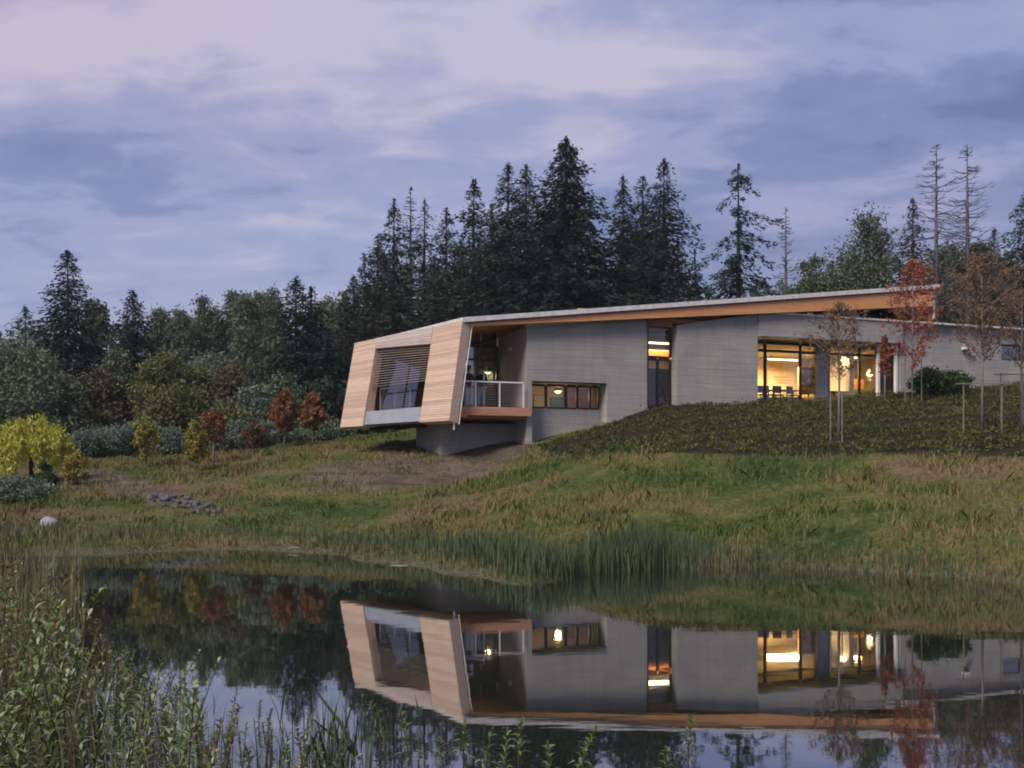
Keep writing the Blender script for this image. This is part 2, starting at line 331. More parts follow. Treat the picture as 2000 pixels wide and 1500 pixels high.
for x, y, z in [(0, 1, 0.3), (-6, 1.5, 0.25), (6, 1.5, 0.25), (0, 4.2, -0.35), (-6, 4.2, -0.3), (6, 4.4, -0.35), (0, 10, -0.9), (8, 11, -0.9), (-7, 12, -0.8),
                (-14, 14, -0.6), (14, 13, -0.7), (-30, 8, 0.1), (30, 8, 0.2), (5, 60, 6.4), (20, 66, 7.2), (35, 66, 7.8), (5, 85, 6.0), (30, 90, 8), (60, 90, 9), (-10, 75, 4.6), (-30, 80, 3.8), (-60, 80, 4),
                (-60, 40, 2.5), (70, 45, 6), (0, 150, 7), (80, 160, 10), (-90, 160, 4.5), (0, 300, 9), (200, 300, 12), (-250, 300, 5), (-250, 30, 3), (250, 30, 6), (0, -60, 1), (0, 700, 9), (-500, 700, 6), (500, 700, 12)]: pts.append((x, y, z))
PT = np.array(pts)
def _phi(a, b): return np.sqrt(((a[:, None, :] - b[None, :, :]) ** 2).sum(-1) + 0.25)
_A = _phi(PT[:, :2], PT[:, :2]); _n = len(PT)
_Pm = np.hstack([np.ones((_n, 1)), PT[:, :2]])
_S = np.vstack([np.hstack([_A + 0.0 * np.eye(_n), _Pm]), np.hstack([_Pm.T, np.zeros((3, 3))])])
_sol = np.linalg.solve(_S, np.concatenate([PT[:, 2], np.zeros(3)]))
def hgt(x, y, bumps=True):
    x = np.atleast_1d(np.asarray(x, float)); y = np.atleast_1d(np.asarray(y, float)); sh = x.shape
    q = np.stack([x.ravel(), y.ravel()], -1)
    out = np.empty(len(q))
    for i in range(0, len(q), 20000):
        s = q[i:i + 20000]; out[i:i + 20000] = _phi(s, PT[:, :2]) @ _sol[:_n] + _sol[_n] + s @ _sol[_n + 1:]
    z = out.reshape(sh)
    if bumps:
        k = np.clip(z * 2.2, 0, 1)
        z = z + k * (0.18 * vnoise(x, y, 0.35) + 0.13 * vnoise(x + 9, y, 1.0)) + 0.05 * vnoise(x, y + 4, 0.9) * (1 - k)
    return z
def h1(x, y): return float(hgt(x, y)[0])
def wp(l): return [(W(a, b, d).x, d) for a, b, d in l]
MULCH = wp([(1042, 868, 42.6), (1080, 880, 39), (1140, 888, 35), (1250, 893, 31.3), (1640, 893, 29), (2000, 895, 27.5), (2300, 895, 26), (2300, 735, 58), (2000, 745, 53.5), (1740, 768, 50.5), (1480, 785, 47.5), (1265, 800, 45.3)])
DIRT = [wp([(640, 900, 43), (820, 876, 48), (1040, 866, 46), (1045, 872, 42), (960, 905, 38), (800, 935, 36), (700, 950, 35), (560, 935, 38)]),
        wp([(-200, 915, 46), (0, 909, 46), (180, 908, 46), (300, 925, 41), (420, 985, 32.5), (300, 975, 33), (150, 945, 37), (100, 925, 42), (-200, 925, 42)])]
def masks(x, y):
    jx = x + 0.9 * vnoise(x, y, 0.7) + 0.4 * vnoise(x, y, 2.1); jy = y + 0.9 * vnoise(x + 20, y, 0.7)
    m = in_poly(x + 0.25 * vnoise(x, y, 1.2), y + 0.4 * vnoise(x + 5, y, 1.0), MULCH).astype(float)
    d = np.zeros_like(m)
    for p in DIRT: d = np.maximum(d, in_poly(jx, jy, p))
    return m, d
def axis(a, b, step, lo, hi, grow=1.13):
    s = list(np.arange(a, b + 1e-6, step)); st = step; v = a
    left = []
    while v > lo: st *= grow; v -= st; left.append(v)
    st = step; v = s[-1]; right = []
    while v < hi: st *= grow; v += st; right.append(v)
    return np.array(left[::-1] + s + right)
gx = axis(-34, 36, 0.33, -900, 900); gy = axis(0, 62, 0.33, -150, 1500)
X, Y = np.meshgrid(gx, gy); Z = hgt(X, Y)
ny, nx = X.shape
idx = np.arange(nx * ny).reshape(ny, nx)
Fq = np.stack([idx[:-1, :-1], idx[:-1, 1:], idx[1:, 1:], idx[1:, :-1]], -1).reshape(-1, 4)
def groundmat():
    m, t, b = principled('meadow_ground', 0.95, 0.1)
    c = N(t, 'ShaderNodeTexCoord'); o = c.outputs['Object']
    big = noise(t, o, 0.16, 4, 0.6, 0.4, (4, 2, 0), (1, 1.6, 1)); mid = noise(t, o, 0.8, 5, 0.65, 0.3, (0, 0, 0), (1, 1.5, 0.2)); fine = noise(t, o, 6, 5, 0.7)
    f = mathn(t, 'ADD', mathn(t, 'MULTIPLY', big, 0.6), mathn(t, 'MULTIPLY', mid, 0.4))
    g = ramp(t, f, [(0.36, (0.036, 0.060, 0.018)), (0.45, (0.070, 0.090, 0.026)), (0.53, (0.118, 0.114, 0.040)), (0.60, (0.155, 0.110, 0.064))])
    v = ramp(t, fine, [(0.3, (0.6, 0.6, 0.6)), (0.7, (1.3, 1.3, 1.3))])
    g = mix(t, 1.0, g, v, 'MULTIPLY')
    a1 = N(t, 'ShaderNodeAttribute', attribute_name='mulch'); a2 = N(t, 'ShaderNodeAttribute', attribute_name='dirt'); a3 = N(t, 'ShaderNodeAttribute', attribute_name='mud')
    mul = ramp(t, fine, [(0.3, (0.018, 0.014, 0.010)), (0.7, (0.045, 0.034, 0.023))])
    dirt = ramp(t, mid, [(0.3, (0.075, 0.057, 0.045)), (0.7, (0.165, 0.128, 0.102))])
    mud = ramp(t, fine, [(0.3, (0.055, 0.05, 0.035)), (0.7, (0.15, 0.135, 0.10))])
    dirt = mix(t, 1.0, dirt, v, 'MULTIPLY')
    g = mix(t, a2.outputs['Fac'], g, dirt); g = mix(t, a1.outputs['Fac'], g, mul); g = mix(t, a3.outputs['Fac'], g, mud)
    t.links.new(g, b.inputs['Base Color'])
    bp = N(t, 'ShaderNodeBump'); bp.inputs['Strength'].default_value = 0.8; bp.inputs['Distance'].default_value = 0.15
    t.links.new(fine, bp.inputs['Height']); t.links.new(bp.outputs[0], b.inputs['Normal']); return m
me = np_mesh('ground', np.stack([X, Y, Z], -1).reshape(-1, 3), Fq, groundmat(), True)
mu, di = masks(X, Y); shoreband = np.clip(1 - np.abs(Z - 0.02) / 0.14, 0, 1) * np.clip(1.2 + vnoise(X, Y, 0.6) * 1.6, 0, 1)
for nm, arr in (('mulch', mu), ('dirt', di * 0.9), ('mud', shoreband)):
    at = me.attributes.new(nm, 'FLOAT', 'POINT'); at.data.foreach_set('value', arr.astype(np.float32).ravel())
tag(link_mesh('ground', me), kind='structure')

# ------------------------------------------------------------------ water
def watermat():
    m = bpy.data.materials.new('pond_water'); m.use_nodes = True; t = m.node_tree; t.nodes.clear()
    c = N(t, 'ShaderNodeTexCoord')
    n1 = noise(t, c.outputs['Object'], 0.5, 3, 0.5, 0.2, (0, 0, 0), (1, 2.2, 1)); n2 = noise(t, c.outputs['Object'], 7, 2, 0.5, 0.0, (0, 0, 0), (1, 2.0, 1))
    h = mathn(t, 'ADD', n1, mathn(t, 'MULTIPLY', n2, 0.05))
    bp = N(t, 'ShaderNodeBump'); bp.inputs['Strength'].default_value = 0.035; bp.inputs['Distance'].default_value = 0.05; t.links.new(h, bp.inputs['Height'])
    gl = N(t, 'ShaderNodeBsdfGlossy'); gl.inputs['Roughness'].default_value = 0.02; gl.inputs[0].default_value = (0.86, 0.88, 0.90, 1); t.links.new(bp.outputs[0], gl.inputs['Normal'])
    df = N(t, 'ShaderNodeBsdfDiffuse'); df.inputs[0].default_value = (0.018, 0.020, 0.014, 1)
    fr = N(t, 'ShaderNodeFresnel'); fr.inputs[0].default_value = 1.6; t.links.new(bp.outputs[0], fr.inputs['Normal'])
    f = mathn(t, 'MINIMUM', mathn(t, 'MULTIPLY_ADD', fr.outputs[0], 0.62, 0.40), 0.92)
    ms = N(t, 'ShaderNodeMixShader'); t.links.new(f, ms.inputs[0]); t.links.new(df.outputs[0], ms.inputs[1]); t.links.new(gl.outputs[0], ms.inputs[2])
    o = N(t, 'ShaderNodeOutputMaterial'); t.links.new(ms.outputs[0], o.inputs[0]); return m
wpoly = [(-40, 1.0), (40, 1.0), (40, 20)] + [(x, y + 2.5) for x, y in reversed(SH)] + [(-40, 20)]
me = bpy.data.meshes.new('pond_water'); me.from_pydata([(x, y, 0.0) for x, y in wpoly], [], [tuple(range(len(wpoly)))]); me.materials.append(watermat())
tag(link_mesh('pond_water', me), kind='structure')

# ------------------------------------------------------------------ building
O = Vector((-2.03, 41.5)); U = Vector((0.940, 0.341)); U.normalize(); Vv = Vector((-U.y, U.x)); RZ = math.atan2(U.y, U.x)
def loc(px, v):                       # u of the sight line through px on the plane v
    k = (px - 1000) / F
    return (k * (O.y + U.x * v) - O.x + U.y * v) / (U.x - k * U.y)
def depth(u, v): return O.y + U.y * u + U.x * v
def zat(py, u, v): return CZ + (HY - py) / F * depth(u, v)
def to_local(p): r = Vector((p.x, p.y)) - O; return Vector((r.dot(U), r.dot(Vv), p.z))
def world(u, v, z): q = O + U * u + Vv * v; return Vector((q.x, q.y, z))
B = thing('visitor_centre', 'long concrete and cedar building with lit windows and a raked overhanging wooden end', 'building', (O.x, O.y, 0), RZ)
def part(mb, name, mat, parent=None, smooth=False): return mb.build(name, M[mat], parent or B, smooth)
ZR0, SR = 8.42, 0.1195                # roof edge height and rise along u
def roofz(u, v=0): return ZR0 + SR * u
UE = loc(1833, 0.0)
uA0 = loc(1029, 0.5); uA1 = loc(1265, 0.5); uB0 = loc(1320, 0.5); uB1 = loc(1480, 0.4); uW1 = loc(1750, 0.5); uEND = loc(2120, 0.5)
VB = 13.0
FL = 5.45                            # main floor level
DK = 4.76                            # balcony deck level
# --- concrete walls
uN0, uN1 = loc(1039, 0.5), loc(1186, 0.5); zN = zat(746, loc(1110, .5), 0.5)
zA0, zA1 = zat(637, uA0, 0.5), zat(623, uA1, 0.5)
part(MB().prism([(uA0, 1.2), (uN0, 1.2), (uN0, zN), (uN1, zN), (uN1, 1.2), (uA1, 1.2), (uA1, zA1), (uA0, zA0)], 0.5, 1.5), 'concrete_wall', 'concrete')
uw1 = loc(1171, 1.2); zw0 = zat(799, loc(1100, 1.2), 1.2)
part(MB().box(uN0, uN1, 1.2, 1.5, 1.2, zw0), 'spandrel_wall', 'concrete')
part(MB().box(uw1 + 0.02, uN1, 1.2, 1.5, zw0, zN), 'window_jamb_wall', 'concrete')
part(MB().box(uA0, uA0 + 0.28, 1.5, 5.2, 1.2, roofz(uA0) - 0.5), 'return_wall', 'concrete')
part(MB().box(uA1 - 0.25, uA1, 1.5, 6, 1.2, roofz(uA1) - .55), 'cross_wall', 'concrete')
zB0, zB1 = zat(636, uB0, 0.5), zat(613, uB1, 0.5)
part(MB().prism([(uB0, 2.0), (uB1, 2.0), (uB1, zB1), (uB0, zB0)], 0.4, 0.9), 'concrete_wall', 'concrete')
part(MB().box(uB1 - 0.35, uB1, 0.9, 2.6, 2.0, 9.2), 'return_wall', 'concrete')
# cap strips on the walls
part(MB().prism([(uA0, zA0), (uA1, zA1), (uA1, zA1 + .10), (uA0, zA0 + .10)], 0.46, 0.8), 'wall_cap', 'fascia')
# base pier under the cantilever
uP0 = loc(818, 6.0)
part(MB().box(uP0, uA0 - 0.002, 2.2, 6.5, 1.2, 4.15), 'foundation_wall', 'concrete')
# --- end frame corners
def at_z(px, py, z): d = (z - CZ) * F / (HY - py); return W(px, py, d)
BL, BR = at_z(665, 835, 4.10), at_z(878, 822, 4.10)
TR = W(905, 622, 41.5); TL = W(694, 668, 47.4)
bl, br, tl, tr = map(to_local, (BL, BR, TL, TR))
slant = ((tl - bl) + (tr - br)) * 0.5           # shared lean of both panels
def ep(a, b, depth_in=0.0):                      # point on the end face: a along, b up
    bot = bl.lerp(br, a); top = tl.lerp(tr, a); p = bot.lerp(top, b)
    return p + nin * depth_in
nin = Vector((0, 0, 0)); _e = (br - bl).normalized(); _n2 = _e.cross(((tl + tr) / 2 - (bl + br) / 2).normalized()).normalized()
_ctr = Vector((uA0, 4, 6)); nin = _n2 if (_ctr - bl).dot(_n2) > 0 else -_n2
def a_of(px, b):                                 # solve a for a column px at height b
    lo, hi = -0.2, 1.2
    for _ in range(50):
        m = (lo + hi) / 2; p = ep(m, b); q = world(p.x, p.y, p.z); x = 1000 + F * q.x / q.y
        if x < px: lo = m
        else: hi = m
    return m
aL = a_of(709, 0.0); aR = a_of(820, 0.0)
TH = 0.42
def panel(a0, a1, top_plain):
    p = MB().hexa([ep(a0, 0), ep(a1, 0), ep(a1, top_plain), ep(a0, top_plain)], [ep(a0, 0, TH), ep(a1, 0, TH), ep(a1, top_plain, TH), ep(a0, top_plain, TH)])
    o = part(p, 'wood_panel', 'siding')
    n = 42; mesh = None
    for i in range(n):
        b0 = top_plain * (i + 0.10) / n; b1 = top_plain * (i + 1) / n
        A = [ep(a0, b0, -0.002), ep(a1, b0, -0.002), ep(a1, b1, -0.002), ep(a0, b1, -0.002)]
        Bq = [q - nin * (0.022 + 0.006 * random.random()) for q in A]
        MB().hexa(Bq, A).build('plank', M['siding'], o)
    return o
panel(0.0, aL, 0.985); panel(aR, 1.0, 0.985)
# top beam and bottom sill between the panels
tb = MB().hexa([ep(aL, .868, -.03), ep(aR, .80, -.03), ep(aR, .985, -.03), ep(aL, .985, -.03)], [ep(aL, .868, .4), ep(aR, .80, .4), ep(aR, .985, .4), ep(aL, .985, .4)])
tb = part(tb, 'top_beam', 'beam')
for i in range(7):
    f0, f1 = (i + .12) / 7, (i + 1) / 7
    q = lambda a, lo, f: ep(a, lo + (.985 - lo) * f, -.032)
    A = [q(aL, .868, f0), q(aR, .80, f0), q(aR, .80, f1), q(aL, .868, f1)]
    MB().hexa([p - nin * .02 for p in A], A).build('plank', M['greycedar'], tb)
part(MB().hexa([ep(aL, .02, 0.06), ep(aR, .02, 0.06), ep(aR, .165, 0.06), ep(aL, .165, 0.06)], [ep(aL, .02, .42), ep(aR, .02, .42), ep(aR, .165, .42), ep(aL, .165, .42)]), 'sill_beam', 'sill')
# thin metal trim along the open edge of the right panel, with the downpipe spout at its foot
part(MB().tube([ep(1.0, -.01, TH + .04) + Vector((.04, 0, 0)), ep(1.0, .96, TH + .04) + Vector((.04, 0, 0))], 0.028, 6), 'edge_trim', 'fascia')
p0 = ep(1.0, 0.0, TH * .5); part(MB().tube([p0 + Vector((.06, .1, .05)), p0 + Vector((.05, .1, -.32))], [.05, .03], 6), 'rain_spout', 'rail')
# louvres in the upper half of the opening
lv = part(MB().hexa([ep(aL, .83, .12), ep(aR, .79, .12), ep(aR, .80, .12), ep(aL, .868, .12)], [ep(aL, .83, .2), ep(aR, .79, .2), ep(aR, .80, .2), ep(aL, .868, .2)]), 'sunshade', 'frame')
for i in range(15):
    bl_, br_ = .845 - i * .0285, .782 - i * .0245
    A = [ep(aL, bl_, .10), ep(aR, br_, .10), ep(aR, br_ + .006, .15), ep(aL, bl_ + .006, .15)]
    MB().hexa(A, [p + Vector((0, 0, -.022)) for p in A]).build('slat', M['louvre'], lv)
# --- cantilever floor and balcony deck
fl = [(br + nin * .45), (bl + nin * .45)]
back = (loc(760, 9.0), 9.0)
poly = [(fl[0].x + .05, fl[0].y), (fl[1].x, fl[1].y), (fl[1].x + 1.6, fl[1].y + 2.5), (uA0, 9.0), (uA0, 0.62), (fl[0].x + .9, 0.62)]
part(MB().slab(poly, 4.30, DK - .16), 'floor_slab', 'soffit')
poly_d = [(br.x + .40, 0.30), (uA0 + .02, 0.30), (uA0 + .02, 0.49), (uA0 - .003, 0.49), (uA0 - .003, 5.0), (ep(.4, 0, 2.6).x, 5.0), (ep(0, 0, 2.6).x, ep(0, 0, 2.6).y), (fl[1].x, fl[1].y), (fl[0].x, fl[0].y)]
part(MB().slab(poly_d, DK - .155, DK), 'balcony_deck', 'deck')
part(MB().box(br.x + .42, uA0 + .10, 0.22, 0.297, DK - .36, DK + .005), 'deck_fascia', 'deck')
# --- balcony glazing and the room behind
def window(u0, u1, z0, z1, v, mu=(), tz=(), fw=.07, glass='glass', dep=.09):
    us = [u0] + list(mu) + [u1]; zs = [z0] + list(tz) + [z1]
    m = MB()
    for u in us: m.box(u - fw / 2, u + fw / 2, v - dep / 2, v + dep / 2, z0, z1)
    for z in zs:
        for i in range(len(us) - 1): m.box(us[i] + fw / 2, us[i + 1] - fw / 2, v - dep / 2 + .004, v + dep / 2 - .004, z - fw / 2, z + fw / 2)
    o = part(m, 'window', 'frame')
    for i in range(len(us) - 1):
        for j in range(len(zs) - 1):
            MB().box(us[i] + fw / 2 - .01, us[i + 1] - fw / 2 + .01, v - .008, v + .008, zs[j] + fw / 2 - .01, zs[j + 1] - fw / 2 + .01).build('pane', M[glass], o)
    return o
vg = 4.3; g1 = uA0 - .06; GI = 2.2
aC = (ep(0, .1, GI).y - vg) / (ep(0, .1, GI).y - ep(1, .1, GI).y); g0 = ep(aC, .1, GI).x
zt1, zt2 = zat(665, g1, vg), zat(704, g1, vg)
window(g0 + .08, g1, DK, roofz(g0) - .55, vg, (loc(905, vg), loc(939, vg),), (zt2, zat(650, g1, vg)), .10, 'mirror_glass')
# end glazing behind the raked opening, parallel to the end face
def gpnt(a, b, din): return ep(a, b, din)
eg = MB(); aa = [-.02, .2, aC]
for a in aa: eg.tube([ep(a, .10, GI), ep(a, .93, GI)], .05, 4)
for b_ in (.10, .52, .93): eg.tube([ep(aa[0], b_, 2.2), ep(aa[-1], b_, 2.2)], .045, 4)
eg = part(eg, 'window', 'frame')
for i in range(2):
    for b0, b1 in ((.10, .52), (.52, .93)):
        A = [ep(aa[i], b0, 2.2), ep(aa[i + 1], b0, 2.2), ep(aa[i + 1], b1, 2.2), ep(aa[i], b1, 2.2)]
        MB().hexa(A, [p + nin * .012 for p in A]).build('pane', M['mirror_glass'], eg)
# room behind them; its dimness is painted into near-black walls
e3, e4 = ep(-.05, 0, 2.3), ep(-.05, 0, 7.5)
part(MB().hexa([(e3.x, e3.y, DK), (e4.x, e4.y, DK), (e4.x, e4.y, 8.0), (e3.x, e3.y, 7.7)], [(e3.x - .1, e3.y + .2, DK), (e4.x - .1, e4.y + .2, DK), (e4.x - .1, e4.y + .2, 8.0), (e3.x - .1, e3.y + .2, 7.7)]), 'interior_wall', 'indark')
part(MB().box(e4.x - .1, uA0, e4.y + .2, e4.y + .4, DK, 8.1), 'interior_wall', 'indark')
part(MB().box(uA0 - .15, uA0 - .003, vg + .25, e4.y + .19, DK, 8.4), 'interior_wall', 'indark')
part(MB().slab([(g0, vg + .31), (uA0 - .01, vg + .31), (uA0 - .01, e4.y), (e4.x, e4.y), (e3.x, e3.y)], DK - .15, DK + .01), 'interior_floor', 'infloor')
# railing on the balcony
def railing(P0, P1, n, parent, mt='rail'):
    P0, P1 = Vector(P0), Vector(P1)
    r = MB().tube([P0 + Vector((0, 0, 1.07)), P1 + Vector((0, 0, 1.07))], .035, 6).build('railing', M[mt], parent)
    for i in range(n):
        p = P0.lerp(P1, i / (n - 1)); MB().box(p.x - .025, p.x + .025, p.y - .025, p.y + .025, p.z, p.z + 1.04).build('post', M[mt], r)
    for k in range(9):
        z = .12 + k * .105; MB().tube([P0 + Vector((0, 0, z)), P1 + Vector((0, 0, z))], .007, 4).build('cable', M['wire'], r)
    return r
railing((loc(881, .42), .42, DK), (loc(1022, .42), .42, DK), 4, B)
rp = [ep(aL + .02, .13, .75), ep(aL + .30, .13, .75)]
railing((rp[0].x, rp[0].y, DK), (rp[1].x, rp[1].y, DK), 3, B, 'wire')
# --- window in the niche
wz1 = zN - .10
window(uN0 + .04, uw1, zw0 + .03, wz1, 1.3, (loc(1066, 1.3), loc(1105, 1.3), loc(1127, 1.3), loc(1152, 1.3)), (), .11)
# --- glazed slot between the two concrete walls
zs0, zs1 = zat(797, uB0, .8), zat(641, uB0, .8)
zsm = zat(701, uB0, .95)
window(uA1 + .04, uB0 - .04, zs0, zsm - .06, .95, (loc(1284, .95),), (), .12)
part(MB().box(uA1 - .2, uB0 + 1.6, 2.0, 2.12, zs0 - .3, zsm - .35), 'dark_backing_sheet', 'indark')  # added near-black sheet that makes the lower panes look dark
window(uA1 + .04, uB0 - .04, zsm + .055, zs1, .95, (), (), .10)
part(MB().box(uA1 + .02, uB0 - .02, .80, 1.05, zs1 + .06, roofz(uB0) - .45), 'head_panel', 'soffit')
part(MB().box(uA1 - .03, uA1 + .015, .42, .499, zs0, zA1 - .02), 'edge_trim', 'frame')
# --- low wing: parapet band, recessed glazing, posts and wall beyond
zP1 = 9.47; zP0 = 8.50
part(MB().box(uB1 + .003, uW1 + .25, .30, 1.15, zP0, zP1), 'parapet', 'concrete')
part(MB().box(uB1 + .003, uEND, .24, 1.2, zP1, zP1 + .09), 'parapet_cap', 'fascia')
part(MB().box(uB1 + .003, uW1 + .20, .26, 1.15, zP0 - .10, zP0 - .003), 'parapet_soffit', 'sill')
uC0 = loc(1752, .8)
uWin0, uWin1 = loc(1954, .6), loc(2080, .6); zq1, zq0 = zat(672, uWin0, .6), zat(703, uWin0, .6)
part(MB().box(uC0, uWin0, .55, .9, 3.0, zP1 - .004), 'concrete_wall', 'concrete')
part(MB().box(uWin0, uEND, .55, .9, 3.0, zq0), 'concrete_wall', 'concrete')
part(MB().box(uWin0, uEND, .55, .9, zq1, zP1 - .004), 'concrete_wall', 'concrete')
window(uWin0 + .05, uWin1, zq0 + .04, zq1 - .04, .72, (loc(1991, .72),), (), .08, 'mirror_glass')
part(MB().box(uWin0, uWin1, .95, 1.0, zq0, zq1), 'window_backing', 'indark')  # near-black sheet filling the opening behind the glass
part(MB().box(loc(1719, 2.0), uC0 + 1.4, 2.0, 2.3, 3.0, zP0 - .12), 'concrete_wall', 'concrete')
for px in (1716, 1751): 
    u = loc(px, .62); part(MB().box(u - .07, u + .07, .60, .74, 4.9, zP0 - .11), 'post', 'rail')
vw = 2.2
window(uB1 + .05, loc(1712, vw), FL - .25, zP0 - .12, vw, (loc(1494, vw), loc(1563, vw), loc(1594, vw), loc(1618, vw), loc(1678, vw)), (zat(688, loc(1560, vw), vw),), .13)
u0, u1 = loc(1596, 2.0), loc(1617, 2.0); part(MB().box(u0, u1, 1.95, 2.14, FL - .2, zP0 - .12), 'column', 'sill')
# interior of the wing and of the slot: one lit hall with back wall, floor, ceiling, partitions
uI0, uI1 = uA1 + .01, loc(1716, 3.0)
part(MB().box(uI0, uI1 + 3, 1.3, 8.2, FL - .35, FL - .02), 'interior_floor', 'infloor')
part(MB().box(uI0, uI1 + 3, 8.2, 8.5, FL - .3, 10.6), 'interior_wall', 'inwall')
part(MB().box(uB1 + .003, uI1 + 3, 1.3, 8.19, zP0 - .05, zP0 + .2), 'interior_ceiling', 'inwhite')
part(MB().box(uI1 + 2.7, uI1 + 3, 2.4, 8.19, FL, zP0 - .06), 'interior_wall', 'inwhite')
part(MB().box(uA1 + .02, uA1 + .2, 6.01, 8.19, FL, 9.4), 'interior_wall', 'inwall')
part(MB().box(loc(1622, 6.2), loc(1628, 6.2) + .1, 4.6, 8.19, FL, zP0 - .06), 'interior_wall', 'inwhite')
part(MB().box(uA1 + .3, uB0 + 3, 3.6, 3.85, zat(699, uB0, 3.6), zat(683, uB0, 3.6)), 'ceiling_beam', 'orange')
# lower room behind the niche window
part(MB().box(uA0 + .3, uA1 - .26, 5.0, 5.2, 3.6, 7.2), 'interior_wall', 'inwall')
part(MB().box(uA0 + .3, uA1 - .26, 1.52, 4.99, 3.5, 3.7), 'interior_floor', 'infloor')
part(MB().box(uA0 + .3, uA1 - .26, 1.52, 4.99, 7.0, 7.2), 'interior_ceiling', 'inwhite')
# --- clerestory glazing under the high roof, low roof behind the parapet
part(MB().box(uB0 - .04, UE - .4, 1.9, 9.0, 9.2, 9.45), 'low_roof', 'roofing')
cs = part(MB().prism([(uB0 + .05, 8.9), (UE - .5, 9.0), (UE - .5, roofz(UE) - 1.0), (uB0 + .05, roofz(uB0) - .62)], 3.0, 3.03), 'clerestory', 'mirror_glass')
for px in range(1360, 1830, 52):
    u = loc(px, 2.9); MB().box(u - .06, u + .06, 2.90, 2.99, 9.0, roofz(u) - .6).build('mullion', M['frame'], cs)
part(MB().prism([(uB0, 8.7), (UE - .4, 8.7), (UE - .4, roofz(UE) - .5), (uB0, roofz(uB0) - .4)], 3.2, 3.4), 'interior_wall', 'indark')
# --- roof
rp_ = [(0.0, 0.0), (UE, 0.0), (UE, VB), (1.5, VB), (tl.x, tl.y)]
rz = lambda dz: (lambda x, y: roofz(x) + dz)
part(MB().slab(rp_, rz(-.20), rz(-.01)), 'roof', 'roofing')
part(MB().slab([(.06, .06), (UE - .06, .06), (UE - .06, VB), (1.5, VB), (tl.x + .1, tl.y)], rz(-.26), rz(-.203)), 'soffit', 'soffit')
fb = MB(); fb.slab([(-.02, -.045), (UE + .045, -.045), (UE + .045, -.001), (-.02, -.001)], rz(-.17), rz(.03))
fb.slab([(UE + .001, 0), (UE + .045, 0), (UE + .045, VB), (UE + .001, VB)], rz(-.17), rz(.03))
part(fb, 'roof_fascia', 'fascia')
e0, e1 = Vector((tl.x, tl.y, 0)), Vector((0, 0, 0)); nn = Vector((-(e1 - e0).y, (e1 - e0).x, 0)).normalized()
if nn.dot(Vector((uA0, 3, 0)) - e0) > 0: nn = -nn
part(MB().slab([(e0.x, e0.y), (e1.x, e1.y), (e1.x + nn.x * .045, e1.y + nn.y * .045), (e0.x + nn.x * .045, e0.y + nn.y * .045)], rz(-.20), rz(.03)), 'roof_fascia', 'fascia')
def bz(u): return -.262 - (.07 + .70 * (u / UE))
part(MB().hexa([(.35, .06, roofz(.35) - .262), (UE - .3, .06, roofz(UE - .3) - .262), (UE - .3, .06, roofz(UE - .3) + bz(UE)), (.35, .06, roofz(.35) + bz(.35))],
               [(.35, .26, roofz(.35) - .262), (UE - .3, .26, roofz(UE - .3) - .262), (UE - .3, .26, roofz(UE - .3) + bz(UE)), (.35, .26, roofz(.35) + bz(.35))]), 'glulam_beam', 'beam')
# wooden end wall that closes the high end of the roof
ew = part(MB().box(UE - .28, UE - .10, .36, 9.0, 9.5, roofz(UE) - .30), 'end_wall', 'beam')
for k in range(5):
    z0 = 9.75 + k * .28; MB().box(UE - .10, UE - .07, .30, 9.0, z0 + .02, z0 + .27).build('plank', M['beam'], ew)
part(MB().box(UE - .13, UE - .03, .20, .297, 9.72, roofz(UE) - .27), 'end_post', 'fascia')
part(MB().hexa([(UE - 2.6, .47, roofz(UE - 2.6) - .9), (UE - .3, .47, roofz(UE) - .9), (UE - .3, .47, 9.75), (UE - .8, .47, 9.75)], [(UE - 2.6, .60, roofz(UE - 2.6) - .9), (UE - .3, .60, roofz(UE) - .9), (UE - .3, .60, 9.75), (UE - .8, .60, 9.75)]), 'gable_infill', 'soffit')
# small wall lights
for (px, py, v) in ((1003, 682, None), (1884, 682, .5)):
    if v is None:
        vv = 2.4; p = (uA0 - .06, vv, zat(682, uA0, vv)); part(MB().box(p[0] - .1, p[0] + .055, p[1] - .08, p[1] + .08, p[2] - .05, p[2] + .05), 'wall_light', 'rail')
    else:
        u = loc(px, .5); z = zat(py, u, .5); wl = part(MB().box(u - .16, u + .16, .25, .545, z - .04, z + .10), 'wall_light', 'rail'); MB().box(u - .13, u + .13, .27, .5, z - .12, z - .041).build('lens', M['black'], wl)

